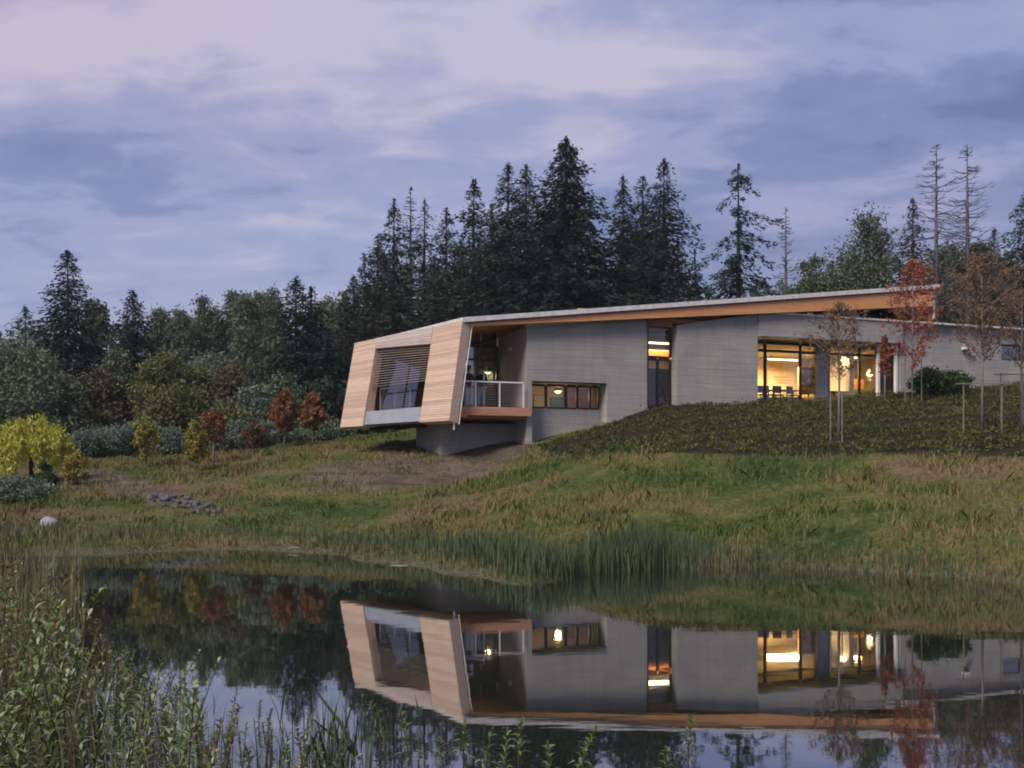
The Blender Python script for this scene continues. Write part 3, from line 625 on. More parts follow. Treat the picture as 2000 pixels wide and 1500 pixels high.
# ------------------------------------------------------------------ lamps that the photograph shows lit
def pendant(u, v, z, label, power=60):
    q = world(u, v, z); t = thing('pendant_lamp', label, 'lamp', q)
    MB().lathe([(.02, .30), (.06, .28), (.20, .05), (.22, 0), (.20, .0), (.05, .26)]).build('lamp_shade', M['rail'], t, True)
    MB().lathe([(0.0, -.10), (.10, -.07), (.14, .0), (.10, .07), (0, .10)]).build('bulb', M['lampglow'], t, True)
    MB().tube([(0, 0, .3), (0, 0, 1.3)], .012, 5).build('cord', M['black'], t)
    ld = bpy.data.lights.new('pendant_light', 'POINT'); ld.energy = power * .62; ld.color = (1, .70, .32); ld.shadow_soft_size = .14
    lo = bpy.data.objects.new('pendant_light', ld); COL.objects.link(lo); lo.parent = t; lo.location = (0, 0, -.2)
def strip(u0, u1, v, z, label, power):
    q = world((u0 + u1) / 2, v, z); t = thing('strip_lamp', label, 'lamp', q, RZ); h = (u1 - u0) / 2
    MB().box(-h, h, -.07, .07, 0.0, .09).build('housing', M['rail'], t)
    MB().box(-h + .02, h - .02, -.055, .055, -.06, -.003).build('tube', M['tubeglow'], t)
    ld = bpy.data.lights.new('strip_light', 'AREA'); ld.shape = 'RECTANGLE'; ld.size = 2 * h; ld.size_y = .4; ld.energy = power * .62; ld.color = (1, .66, .30)
    lo = bpy.data.objects.new('strip_light', ld); COL.objects.link(lo); lo.parent = t; lo.location = (0, 0, -.12)
    for s in (-h * .8, h * .8): MB().tube([(s, 0, .09), (s, 0, .5)], .01, 4).build('cord', M['black'], t)
pendant(loc(953, 4.9), 4.9, zat(727, loc(953, 4.9), 4.9), 'round glowing lamp seen through the balcony glass right of the people', 40)
pendant(loc(903, 5.2), 5.2, zat(712, loc(903, 5.2), 5.2), 'yellow lamp glowing just above the maroon jacketed person', 40)
strip(loc(1264, 3.2), loc(1316, 3.2), 3.2, zat(668, uB0, 3.2), 'upper bright strip lamp at the top of the tall narrow glazed slot', 70)
strip(loc(1258, 4.6), loc(1318, 4.6), 4.6, zat(682, uB0, 4.6), 'lower bright strip lamp above the orange beam in the narrow slot', 70)
strip(loc(1500, 5.5), loc(1558, 5.5), 5.5, zP0 - .45, 'strip lamp over the bright yellow wall behind the big windows', 800)
strip(loc(1642, 5.0), loc(1680, 5.0), 5.0, zat(697, loc(1660, 5.0), 5.0), 'strip lamp hanging over the orange cabinet behind the big windows', 160)
pendant(loc(1699, 4.5), 4.5, zat(732, loc(1699, 4.5), 4.5), 'small round lamp in the rightmost bay of the big windows', 22)
pendant(loc(1090, 3.0), 3.0, 5.75, 'lamp hanging inside the wide low window in the concrete niche', 30)

# ------------------------------------------------------------------ furniture seen through the glass
def chair(px, v, label, rz):
    q = world(loc(px, v), v, FL - .02); t = thing('chair', label, 'chair', q, rz)
    MB().box(-.22, .22, -.22, .22, .42, .47).build('seat', M['black'], t); MB().box(-.22, .22, .19, .23, .55, .92).build('backrest', M['black'], t)
    for sx in (-.19, .19):
        for sy in (-.19, .21): MB().box(sx - .02, sx + .02, sy - .02, sy + .02, 0, .42 if sy < 0 else .56).build('leg', M['black'], t)
def table(px, v, label):
    q = world(loc(px, v), v, FL - .02); t = thing('table', label, 'table', q, RZ)
    MB().box(-.9, .9, -.4, .4, .70, .75).build('tabletop', M['black'], t)
    for sx in (-.8, .8):
        for sy in (-.33, .33): MB().box(sx - .03, sx + .03, sy - .03, sy + .03, 0, .70).build('leg', M['black'], t)
table(1530, 3.4, 'dark table in front of the bright yellow wall'); table(1612, 3.2, 'dark table at the foot of the grey column behind glass')
chair(1488, 2.9, 'dark chair at the far left pane of the big windows', RZ); chair(1505, 2.8, 'dark chair left of the table by the bright yellow wall', RZ + .5)
chair(1520, 2.75, 'dark chair in front of the bright yellow wall, second from the corner', RZ - .3); chair(1548, 2.8, 'dark chair at the right end of the table by the yellow wall', RZ + .2)
u = loc(1578, 5.0); t = thing('bookcase', 'tall open shelf of small pale objects beside the grey column', 'bookcase', world(u, 5.0, FL - .02), RZ)
MB().box(-.5, .5, .16, .19, 0, 2.2).build('back_panel', M['inwall'], t)
for s in (-.5, .46): MB().box(s, s + .04, -.16, .158, 0, 2.2).build('side_panel', M['orange'], t)
for k in range(6): MB().box(-.455, .455, -.15, .155, .05 + k * .42, .08 + k * .42).build('shelf', M['orange'], t)
for k in range(5):
    for j in range(3): MB().box(-.4 + j * .28, -.22 + j * .28 + .05 * random.random(), -.1, .1, .082 + k * .42, .25 + k * .42 + .12 * random.random()).build('ornament', M[random.choice(['inwhite', 'inwall', 'cloth_maroon'])], t)
u = loc(1660, 5.6); t = thing('cabinet', 'orange wooden cabinet standing behind the big windows', 'cabinet', world(u, 5.6, FL - .02), RZ)
MB().box(-.75, .75, -.25, .25, 0, 1.7).build('carcass', M['orange'], t)
for s in (-.72, .02): 
    d = MB().box(s, s + .70, -.275, -.252, .06, 1.64).build('door', M['orange'], t); MB().box(s + .33, s + .37, -.30, -.277, .8, .95).build('handle', M['black'], d)
u = loc(1530, 7.9); t = thing('wall_chart', 'pale chart with brown lines on the bright yellow wall', 'chart', world(u, 8.15, 6.6), RZ)
MB().box(-.9, .9, -.03, .03, 0, 1.1).build('board', M['inwhite'], t)
for k in range(3): MB().box(-.5 + .1 * k, .55, -.036, -.031, .75 - k * .16, .80 - k * .16).build('line', M['orange'], t)

for px, wd, z0, ht, mt, lab in ((1058, .75, 4.2, 1.5, 'inwhite', 'pale board on the back wall at the left end of the wide low window'), (1092, .8, 4.3, 1.3, 'teal', 'dull teal board seen through the second pane of the low window'), (1112, .5, 4.9, 1.2, 'orange', 'orange board seen through the middle of the low window'), (1140, .45, 4.4, 1.6, 'deck', 'reddish board seen through the right part of the low window')):
    t = thing('pin_board', lab, 'board', world(loc(px, 4.9), 4.95, z0), RZ); MB().box(-wd / 2, wd / 2, -.03, .03, 0, ht).build('panel', M[mt], t)
    MB().box(-wd / 2 - .03, wd / 2 + .03, .031, .045, -.03, ht + .03).build('frame', M['black'], t)

# ------------------------------------------------------------------ people on the balcony
def skinned(name, verts, edges, rad, mat, parent, root=0, sub=2):
    me = bpy.data.meshes.new(name); me.from_pydata(verts, edges, []); me.materials.append(mat)
    o = link_mesh(name, me, parent); o.modifiers.new('skin', 'SKIN').use_smooth_shade = True
    sv = me.skin_vertices[0].data
    for i, r in enumerate(rad):
        sv[i].radius = (r, r) if not isinstance(r, tuple) else r; sv[i].use_root = (i == root)
    s = o.modifiers.new('sub', 'SUBSURF'); s.levels = 1; s.render_levels = sub; return o
def person(px, v, label, top, legs, turn, lean, extra=None):
    q = world(loc(px, v), v, DK); t = thing('person', label, 'person', q, RZ + turn)
    # faces -y; feet at z 0
    v_, e_, r_ = [], [], []
    def add(p, r, par=None):
        v_.append(p); r_.append(r)
        if par is not None: e_.append((par, len(v_) - 1))
        return len(v_) - 1
    pel = add((0, .02, .93), (.15, .115)); wa = add((0, .0, 1.10), (.135, .10), pel); ch = add((0, -.02, 1.30), (.17, .12), wa)
    nb = add((0, -.01, 1.45), .065, ch); nk = add((0, -.03, 1.53), .052, nb); hd = add((0, -.05, 1.62), (.078, .092), nk); tp = add((0, -.04, 1.71), (.06, .075), hd)
    add((0, -.145, 1.61), .014, hd)       # nose
    hands = []
    for s in (-1, 1):
        hp = add((s * .09, .02, .88), .085, pel); kn = add((s * .10, -.02, .49), .058, hp); an = add((s * .105, .02, .09), .038, kn)
        he = add((s * .105, .0, .045), .04, an); add((s * .115, -.15, .035), .032, he)
        sh = add((s * .17, -.01, 1.40), .062, ch)
        if lean: el = add((s * .26, -.10, 1.17), .042, sh); wr = add((s * .20, -.33, 1.10), .028, el); dd = Vector((-s * .25, -.9, -.1))
        else: el = add((s * .235, .03, 1.14), .042, sh); wr = add((s * .225, -.08, .92), .028, el); dd = Vector((0, -.25, -.95))
        dd.normalize(); pm = add(tuple(Vector(v_[wr]) + dd * .07), (.036, .02), wr)
        side = Vector((1, 0, 0)) if lean else Vector((0, 1, 0))
        for k, ln in enumerate((.062, .072, .068, .052)):
            b = Vector(v_[pm]) + side * (-.027 + k * .018); f1 = b + dd * ln * .6; f2 = f1 + (dd + Vector((0, .2, -.5))).normalized() * ln * .5
            i = add(tuple(f1), .009, pm); add(tuple(f2), .008, i)
        i = add(tuple(Vector(v_[wr]) + dd * .035 + side * (-s * .038)), .011, wr); add(tuple(Vector(v_[i]) + dd * .035), .009, i)
        hands.append((sh, el, wr))
    skinned('body', v_, e_, r_, M['skin'], t)
    tv = [v_[0], v_[1], v_[2], (0, -.012, 1.44)]; te = [(0, 1), (1, 2), (2, 3)]; tr_ = [(.175, .14), (.158, .122), (.192, .142), .088]
    for sh, el, wr in hands:
        k = len(tv); tv += [v_[sh], v_[el], tuple(Vector(v_[el]).lerp(Vector(v_[wr]), .9))]; te += [(2, k), (k, k + 1), (k + 1, k + 2)]; tr_ += [.080, .058, .045]
    skinned('jacket', tv, te, tr_, M[top], t, 1)
    lv_ = [(0, .02, .94)]; le = []; lr = [(.165, .13)]
    for s in (-1, 1):
        k = len(lv_); lv_ += [(s * .09, .02, .84), (s * .10, -.02, .49), (s * .105, .02, .10)]; le += [(0, k), (k, k + 1), (k + 1, k + 2)]; lr += [.102, .078, .066]
    skinned('trousers', lv_, le, lr, M[legs], t)
    skinned('hair', [(0, .0, 1.70), (0, .035, 1.64), (0, .045, 1.57), (0, -.06, 1.735)], [(0, 1), (1, 2), (0, 3)], [(.085, .08), (.085, .07), (.06, .05), .05], M['hair'], t)
    for s in (-1, 1): MB().box(s * .105 - .045, s * .105 + .045, -.19, .06, 0.0, .075).build('shoe', M['black'], t)
    for s in (-1, 1): MB().lathe([(0, -.009), (.009, 0), (0, .009)], (s * .03, -.128, 1.635), 6).build('eye', M['black'], t)
    MB().box(-.025, .025, -.132, -.122, 1.566, 1.574).build('mouth', M['cloth_maroon'], t)
    if extra: MB().tube([(.10, -.02, 1.50), (.13, -.14, 1.38), (.12, -.15, 1.2)], [.03, .035, .03], 6).build('scarf', M[extra], t)
person(915, .95, 'dark haired person in a maroon jacket and pale trousers beside the wooden panel', 'cloth_maroon', 'cloth_pale', .25, True)
person(940, 1.05, 'person in a navy top with a pale scarf, right one of two on the balcony', 'cloth_navy', 'denim', -.35, False, 'white_strap')

# ------------------------------------------------------------------ foliage generators
def leaves(C, D, L_, Wd, rg, flat=None):
    """diamond leaves: centres C, axis D, length, width -> verts, quads"""
    n = len(C); D = D / (np.linalg.norm(D, axis=1, keepdims=True) + 1e-9)
    r = rg.normal(size=(n, 3)) if flat is None else flat + rg.normal(size=(n, 3)) * .35
    S = np.cross(D, r); S /= (np.linalg.norm(S, axis=1, keepdims=True) + 1e-9)
    L_ = np.broadcast_to(np.asarray(L_), (n,))[:, None]; Wd = np.broadcast_to(np.asarray(Wd), (n,))[:, None]
    a = C - D * L_ * .5; b = C + D * L_ * .05 + S * Wd * .5; c = C + D * L_ * .5; d = C + D * L_ * .05 - S * Wd * .5
    return np.stack([a, b, c, d], 1).reshape(-1, 3), np.arange(4 * n).reshape(n, 4)
def conifer_mesh(seed, H, Rb, base=.08, power=.64, droop=.35, dens=1.0, gap=0.0, ragged=.3, leaf=.55, mat='con_dark', spray=1.0, rbk=1.8):
    rg = np.random.default_rng(seed)
    Rb = Rb * rbk; nb = int(H * 18 * dens * max(.6, min(1.25, Rb / 4.2))); C = []; D = []; Ls = []
    t = base + (1 - base) * np.sort(rg.random(nb)) ** .92
    az = np.arange(nb) * 2.39996 + rg.normal(size=nb) * .5
    sect = rg.random(8)
    for i in range(nb):
        if gap and vnoise(t[i] * 9 + seed, az[i] / 6.283 * 3, 1.0) < -.5 + gap: continue
        ln = Rb * (1 - t[i]) ** power * (1 - ragged + ragged * 2 * rg.random() ** 1.5) + .07
        if t[i] < base + .12: ln *= .75 + .25 * rg.random()
        n = max(6, int(ln * 17 * spray)); s = rg.random(n) ** .75
        dirh = np.array([math.cos(az[i]), math.sin(az[i]), 0]); side = np.array([-dirh[1], dirh[0], 0])
        z0 = t[i] * H; up = .25 * (t[i] - .45)
        dz = ln * (up * s - droop * s ** 1.6 + .16 * s ** 5)
        wdt = (.10 + .26 * ln ** .6) * (1 - .55 * s)
        p = dirh[None] * (s * ln)[:, None] + side[None] * (rg.normal(size=n) * wdt * .55)[:, None]
        p[:, 2] = z0 + dz + rg.normal(size=n) * .10 - np.abs(rg.normal(size=n)) * .12 * (ln ** .5)
        C.append(p)
        q = dirh[None] * (.7 + .5 * rg.random(n))[:, None] + side[None] * (rg.normal(size=n) * .75)[:, None]; q[:, 2] += -.35 * rg.random(n) - droop * .5
        D.append(q); Ls.append(leaf * (.65 + .7 * rg.random(n)) * (1.0 - .55 * t[i]))
    k = 40; p = np.zeros((k, 3)); p[:, 2] = H * (.93 + .07 * rg.random(k)); p[:, :2] = rg.normal(size=(k, 2)) * .06; C.append(p)
    q = rg.normal(size=(k, 3)) * .4; q[:, 2] += .9; D.append(q); Ls.append(np.full(k, leaf * .6))
    C = np.concatenate(C); D = np.concatenate(D); Ls = np.concatenate(Ls)
    V, Fc = leaves(C, D, Ls, Ls * .36, rg)
    crown = np_mesh('crown', V, Fc, M[mat])
    bend = rg.normal(size=2) * .01 * H
    trunk = MB().tube([(0, 0, -.4), (0, 0, H * .3), (bend[0] * .2, bend[1] * .2, H * .6), (0, 0, H * .985)], [.018 * H, .014 * H, .009 * H, .02], 7).mesh('trunk', M['bark'], True)
    return trunk, crown
def broad_mesh(seed, H, Rb, base=.2, clumps=34, per=110, leaf=.4, mat='poplar', shape=1.0, sparse=.72, bark='bark', zsq=1.0, trunk_r=.016):
    rg = np.random.default_rng(seed); C = []; D = []
    limbs = MB(); tp = [(0, 0, -.4), (rg.normal() * .02 * H, rg.normal() * .02 * H, H * .35), (rg.normal() * .03 * H, rg.normal() * .03 * H, H * .7), (0, 0, H * .93)]
    limbs.tube(tp, [trunk_r * H, trunk_r * .75 * H, trunk_r * .4 * H, .01], 6)
    zc = (base + 1) / 2 * H; hz = (1 - base) / 2 * H
    for i in range(clumps):
        u = rg.normal(size=3); u /= np.linalg.norm(u); r = (.45 + .5 * rg.random() ** .6)
        z = u[2] * r; wr = (1 - .45 * max(0, z) * shape)
        c = np.array([u[0] * r * Rb * wr, u[1] * r * Rb * wr, zc + z * hz])
        s = Rb * (.20 + .16 * rg.random()); n = int(per * (.6 + .8 * rg.random()))
        p = c + rg.normal(size=(n, 3)) * s * np.array([1, 1, .8 * zsq]) * sparse
        C.append(p); q = rg.normal(size=(n, 3)); q[:, 2] -= .3; D.append(q)
        if i % 2 == 0: limbs.tube([(0, 0, max(.15 * H, c[2] - .35 * hz - .4 * np.hypot(c[0], c[1]))), tuple(c * np.array([.55, .55, 1]) - np.array([0, 0, .12 * hz])), tuple(c)], [.006 * H, .004 * H, .004], 4, False)
    C = np.concatenate(C); D = np.concatenate(D); C[:, 2] = np.maximum(C[:, 2], .02 * H)
    V, Fc = leaves(C, D, leaf * (.6 + .8 * rg.random(len(C))), leaf * .5, rg)
    return limbs.mesh('trunk', M[bark], True), np_mesh('crown', V, Fc, M[mat])
def snag_mesh(seed, H, Rb, dens=5.0, base=.25):
    rg = np.random.default_rng(seed); m = MB().tube([(0, 0, -.4), (0, 0, H * .5), (.05, 0, H)], [.013 * H, .009 * H, .025], 6); br_ = m
    for i in range(int(H * dens)):
        t = base + (1 - base) * rg.random(); a = rg.random() * 6.283; ln = Rb * (1 - t) ** .7 * (.4 + .8 * rg.random()) + .2
        c, s = math.cos(a), math.sin(a); z = t * H; pend = .25 * (rg.random() - .6)
        pts_ = [(0, 0, z), (c * ln * .5, s * ln * .5, z + ln * pend), (c * ln, s * ln, z + ln * (pend + .22))]
        br_.tube(pts_, [.045, .034, .018], 3, False)
        for k in range(3):
            f = .4 + .5 * rg.random(); a2 = a + rg.choice([-1, 1]) * .8; l2 = ln * .3
            p = np.array([c * ln * f, s * ln * f, z + ln * pend * f * 1.4]); br_.tube([tuple(p), tuple(p + np.array([math.cos(a2) * l2, math.sin(a2) * l2, l2 * .1]))], [.022, .012], 3, False)
    return (m.mesh('trunk', M['deadwood'], True),)
def sapling_mesh(seed, H, Rb, base=.3, nb=46, twigs=7, leafn=4, leaf=.11, mat='drybrown', bark='palebark', vase=1.2, droop=0.0, spread=.05):
    rg = np.random.default_rng(seed); m = MB().tube([(0, 0, -.3), (.02, 0, H * .4), (0, .02, H * .75), (0, 0, H)], [.05, .038, .02, .008], 6)
    tw = MB(); C = []; D = []
    for i in range(nb):
        t = base + (.97 - base) * (i + rg.random()) / nb; a = i * 2.4 + rg.normal() * .4
        prof = math.sin(math.pi * min(1, max(.06, (t - base) / (1 - base) * .86 + .14)) ** .8)
        ln = Rb * prof * (.6 + .6 * rg.random()); c, s = math.cos(a), math.sin(a)
        p0 = np.array([0, 0, t * H]); p1 = p0 + np.array([c * ln * .55, s * ln * .55, ln * vase * .55]); p2 = p0 + np.array([c * ln, s * ln, ln * (vase * .95 - droop)])
        tw.tube([tuple(p0), tuple(p1), tuple(p2)], [.016, .010, .005], 3, False)
        for k in range(twigs):
            f = .25 + .75 * rg.random(); p = (p0 * (1 - f) ** 2 + 2 * p1 * f * (1 - f) + p2 * f * f); d = rg.normal(size=3) * .6 + np.array([c, s, .5 - droop]); l2 = ln * .34 * (.5 + rg.random())
            e = p + d / np.linalg.norm(d) * l2; tw.tube([tuple(p), tuple(e)], [.006, .003], 3, False)
            if leafn:
                g = rg.random(leafn)[:, None]; C.append(p + (e - p) * g + rg.normal(size=(leafn, 3)) * spread); D.append(rg.normal(size=(leafn, 3)) - np.array([0, 0, .4]))
    V, Fc = leaves(np.concatenate(C), np.concatenate(D), leaf * (.7 + .6 * rg.random(sum(len(c) for c in C))), leaf * .6, rg)
    return m.mesh('trunk', M[bark], True), tw.mesh('branches', M['twig']), np_mesh('crown', V, Fc, M[mat])
def plant_at(meshes, name, x, y, label, cat, group=None, rz=None, z=None, scale=1.0):
    t = thing(name, label, cat, (x, y, h1(x, y) if z is None else z), random.random() * 6.28 if rz is None else rz, group); t.scale = (scale,) * 3
    for me_ in meshes: link_mesh(me_.name.split('.')[0], me_, t)
    return t
def tip(px, py, d):
    p = W(px, py, d); g = h1(p.x, p.y); return p.x, p.y, p.z - g
def hw(px_half, d): return px_half / F * d

# ------------------------------------------------------------------ conifers behind the building
def con(px, py, d, half, seed, label, group, **kw):
    x, y, H = tip(px, py, d); plant_at(conifer_mesh(seed, H, hw(half, d), **kw), 'conifer', x, y, label, 'conifer', group)
G1 = 'tall conifers behind the building'
K = dict(dens=1.15, leaf=.5)
con(712, 498, 78, 50, 11, 'leftmost slim dark conifer of the tall stand, above the wooden end panel', G1, droop=.2, **K)
con(738, 470, 76, 52, 12, 'dark pointed conifer second from the left edge of the tall stand', G1, mat='con_mid', droop=.2, **K)
con(770, 390, 82, 58, 13, 'loose greyish conifer left of the dead pale top', G1, mat='con_mid', ragged=.5, gap=.22, dens=.9, leaf=.55)
con(829, 390, 84, 50, 14, 'thin see-through conifer right of the dead pale top', G1, mat='con_mid', ragged=.55, gap=.30, dens=.75, leaf=.5)
con(872, 408, 78, 52, 15, 'regular cone shaped conifer between two looser taller ones', G1, mat='con_mid', droop=.2, **K)
con(925, 350, 84, 56, 16, 'ragged open topped conifer left of the twin dark spires', G1, ragged=.6, gap=.24, mat='con_mid', dens=.95, leaf=.6)
con(960, 398, 80, 58, 17, 'shorter dark conifer shoulder against the left twin spire', G1, **K)
con(993, 320, 79, 66, 18, 'left one of the twin dark spires in the middle of the stand', G1, ragged=.4, **K)
con(1028, 322, 82, 62, 19, 'right one of the twin dark spires in the middle of the stand', G1, ragged=.4, **K)
con(1105, 270, 77, 96, 20, 'tallest and broadest dark conifer in the middle of the stand', G1, ragged=.38, dens=1.3, leaf=.65)
con(1078, 420, 83, 70, 28, 'lower dark conifer tucked behind the left flank of the tallest one', G1, **K)
con(1217, 345, 82, 56, 21, 'drooping ragged conifer just right of the tallest one', G1, ragged=.6, droop=.55, gap=.16, dens=1.0, leaf=.6)
con(1255, 345, 80, 56, 22, 'narrow conifer left of the right hand spire', G1, **K)
con(1297, 310, 78, 66, 23, 'right hand dark spire of the stand with stepped branches', G1, ragged=.45, **K)
con(1357, 487, 80, 30, 24, 'short thin conifer in the gap left of the lone open fir', G1, mat='con_mid', ragged=.5, dens=1, leaf=.5)
con(1442, 320, 74, 84, 25, 'lone open fir with long separate drooping boughs, standing clear of the stand', G1, ragged=.85, droop=.55, gap=.32, dens=.42, leaf=.5, power=.58, spray=2.4, rbk=1.45)
for i, (px, py, half, lab) in enumerate([(690, 540, 44, 'low conifer at the outer left foot of the tall stand'), (752, 500, 52, 'low conifer filling in under the grey loose one at the left of the stand'), (848, 500, 54, 'low conifer in the gap left of the regular cone shaped one'), (900, 470, 56, 'low conifer behind the ragged open topped one'),
        (1160, 470, 56, 'low conifer filling the gap right of the tallest one'), (1240, 450, 56, 'low conifer under the narrow one beside the right spire'), (1325, 470, 46, 'low conifer on the right flank of the right spire')]):
    con(px, py, 92, half, 160 + i, lab, G1, **K)
x, y, H = tip(801, 365, 86); plant_at(snag_mesh(31, H, 2.4, 6, .4), 'dead_conifer', x, y, 'bare grey dead tree top among the left conifers of the tall stand', 'dead tree', 'bare dead trees')
for px, py, seed, lab, dd in ((1535, 405, 32, 'thin short bare dead trunk standing alone right of the lone fir', 92), (1828, 282, 33, 'left one of the two tall bare dead trees at upper right', 84), (1890, 282, 34, 'right one of the two tall bare dead trees at upper right', 86)):
    x, y, H = tip(px, py, dd); plant_at(snag_mesh(seed, H, 5.2 if px > 1600 else 2.2, 6, .35), 'dead_conifer', x, y, lab, 'dead tree', 'bare dead trees')
G2 = 'trees behind the right wing'
def bro(px, py, d, half, seed, label, group, name='broadleaf_tree', cat='tree', **kw):
    x, y, H = tip(px, py, d); H *= 1.05; plant_at(broad_mesh(seed, H, hw(half, d), **kw), name, x, y, label, cat, group)
P = dict(mat='poplar', clumps=52, per=230, leaf=.34, sparse=.8)
bro(1585, 500, 88, 48, 41, 'low rounded tree above the roof right of the thin dead trunk', G2, **P)
bro(1690, 425, 90, 66, 42, 'large round topped broadleaf tree above the roof', G2, **{**P, 'clumps': 60})
bro(1640, 540, 86, 40, 43, 'low dark tree filling the dip beside the large round tree', G2, **P)
con(1783, 390, 86, 44, 26, 'pointed conifer between the round tree and the tall dead trees', G2, mat='con_mid', **K)
bro(1850, 470, 92, 46, 44, 'greyish tree behind the feet of the two tall dead trees', G2, **P)
bro(1905, 480, 90, 44, 45, 'tree right of the two dead trunks, behind the brown garden tree', G2, **P)
con(1942, 448, 92, 36, 27, 'small far conifer right of the dead trees', G2, mat='con_mid', **K)
con(2006, 372, 84, 62, 29, 'dark conifer cut by the right edge of the picture', G2, **K)
bro(1965, 500, 95, 40, 46, 'low grey tree beside the conifer at the right edge', G2, **P)
# ------------------------------------------------------------------ trees at left
G3 = 'conifers at the left'
con(50, 600, 74, 62, 51, 'pale grey green conifer left of the tall dark one', G3, mat='con_pale', ragged=.4, rbk=1.9, **K)
con(132, 490, 70, 62, 52, 'tall dark conifer that stands highest at the left', G3, ragged=.42, dens=1.7, leaf=.5)
con(260, 568, 70, 66, 53, 'dark conifer with an uneven spiky top at the left', G3, ragged=.55, gap=.06, dens=1.6, leaf=.5)
con(578, 540, 68, 60, 54, 'taller dark conifer of the close pair left of the building', G3, dens=1.6, leaf=.5)
con(607, 560, 69, 54, 55, 'shorter dark conifer of the close pair left of the building', G3, dens=1.6, leaf=.5)
con(640, 640, 72, 46, 56, 'low dark conifer close to the wooden end of the building', G3, **K)
con(672, 590, 74, 40, 57, 'dark conifer half hidden by the wooden end of the building', G3, **K)
con(-60, 560, 76, 60, 58, 'conifer past the left edge of the picture', G3, mat='con_mid', **K)
G4 = 'tall poplars at the left'
Q = dict(mat='poplar', clumps=80, per=230, leaf=.36, base=.08, shape=.7, sparse=.9)
for i, (px, py, d, half, lab) in enumerate([(185, 592, 86, 26, 'slender pale poplar between the two dark conifers'), (315, 600, 110, 30, 'poplar just right of the spiky dark conifer'), (350, 615, 108, 30, 'lower poplar left of the broad poplar group'),
        (402, 583, 112, 34, 'round headed poplar at the left of the poplar row'), (448, 576, 114, 32, 'poplar left of the tallest one in the poplar row'), (478, 572, 112, 30, 'tallest poplar in the middle of the row'), (508, 580, 116, 30, 'poplar right of the tallest one in the row'), (532, 574, 112, 30, 'last poplar before the pair of dark conifers'),
        (640, 592, 118, 34, 'far poplar seen above the low dark conifer'), (664, 602, 120, 30, 'far poplar nearest the wooden end panel')]):
    bro(px, py, d, half, 60 + i, lab, G4, name='poplar_tree', **Q)
G5 = 'bushy trees at the wood edge'
E = dict(clumps=52, per=230, leaf=.27, base=.02, sparse=.85)
for i, (px, py, d, half, mt, lab) in enumerate([(40, 680, 62, 75, 'poplar', 'broad blue green tree at the left edge above the yellow tree'), (-40, 700, 62, 70, 'poplar', 'blue green tree cut by the left edge'), (105, 740, 60, 60, 'poplar', 'blue green tree below the tall dark conifer'), (190, 730, 64, 46, 'brownleaf', 'brownish tree below the slender pale poplar'),
        (235, 700, 66, 40, 'poplar', 'green tree in front of the spiky dark conifer'), (310, 695, 64, 48, 'olive', 'olive tree left of the centre of the wood edge'), (372, 712, 66, 48, 'olive', 'lighter olive tree right of its olive neighbour'), (412, 690, 80, 50, 'willow', 'pale green tree below the poplar row'), (455, 712, 66, 44, 'brownleaf', 'brown tinged tree left of the bright gap in the wood'),
        (500, 770, 62, 42, 'willow', 'pale sage tree in front of the dark pair of conifers'), (345, 770, 60, 55, 'olive', 'dull green tree behind the yellow saplings'), (560, 735, 64, 40, 'poplar', 'dark green tree behind the left rust coloured sapling'), (630, 745, 64, 44, 'con_mid', 'dark green tree behind the right rust coloured sapling'), (440, 790, 58, 40, 'olive', 'yellowish green tree behind the small red maple')]):
    bro(px, py, d, half, 80 + i, lab, G5, name='bushy_tree', mat=mt, **E)
G6 = 'grey green willow shrubs along the wood edge'
for i, (px, py, d, half, lab) in enumerate([(215, 838, 55, 44, 'grey green willow shrub right of the yellow tree'), (265, 835, 56, 40, 'willow shrub just left of the left yellow sapling'), (325, 842, 56, 40, 'willow shrub between the two yellow saplings'), (455, 822, 57, 40, 'willow shrub right of the small red maple'), (520, 832, 60, 45, 'willow shrub below the left rust coloured sapling'), (585, 838, 61, 46, 'willow shrub between the rust coloured saplings'), (645, 832, 60, 40, 'willow shrub under the tip of the wooden panel'), (165, 845, 54, 34, 'willow shrub close behind the yellow tree')]):
    bro(px, py, d, half, 100 + i, lab, G6, name='willow_shrub', cat='shrub', mat='willow', clumps=34, per=210, leaf=.17, base=.0)
# yellow weeping tree
def weeping_mesh(seed, H, Rb):
    rg = np.random.default_rng(seed); C = []; D = []; m = MB().tube([(0, 0, -.3), (.05, 0, H * .4), (-.05, .05, H * .8)], [.11, .08, .03], 6)
    for i in range(120):
        a = rg.random() * 6.283; r = Rb * (.25 + .75 * rg.random() ** .6); top = H * (1 - .42 * (r / Rb) ** 2) * (.78 + .22 * rg.random()); ln = H * (.22 + .30 * rg.random())
        n = 42; s = rg.random(n); p = np.zeros((n, 3)); p[:, 0] = math.cos(a) * (r + .18 * s * Rb * .4); p[:, 1] = math.sin(a) * (r + .18 * s * Rb * .4); p[:, 2] = top - ln * s; p += rg.normal(size=(n, 3)) * .10
        C.append(p); q = rg.normal(size=(n, 3)) * .5; q[:, 2] -= 1; D.append(q)
        if i % 5 == 0: m.tube([(0, 0, H * .45), (math.cos(a) * r * .5, math.sin(a) * r * .5, top), (math.cos(a) * r, math.sin(a) * r, top - ln * .4)], [.03, .02, .006], 4, False)
    C = np.concatenate(C); D = np.concatenate(D); C[:, 2] = np.maximum(C[:, 2], .12 * H); V, Fc = leaves(C, D, .20 * (.6 + .8 * rg.random(len(C))), .075, rg)
    return m.mesh('trunk', M['bark'], True), np_mesh('crown', V, Fc, M['yellow'])
x, y, H = tip(62, 800, 41); plant_at(weeping_mesh(120, H, hw(70, 41)), 'yellow_tree', x, y, 'bright yellow weeping tree at the left edge beside the path', 'tree')
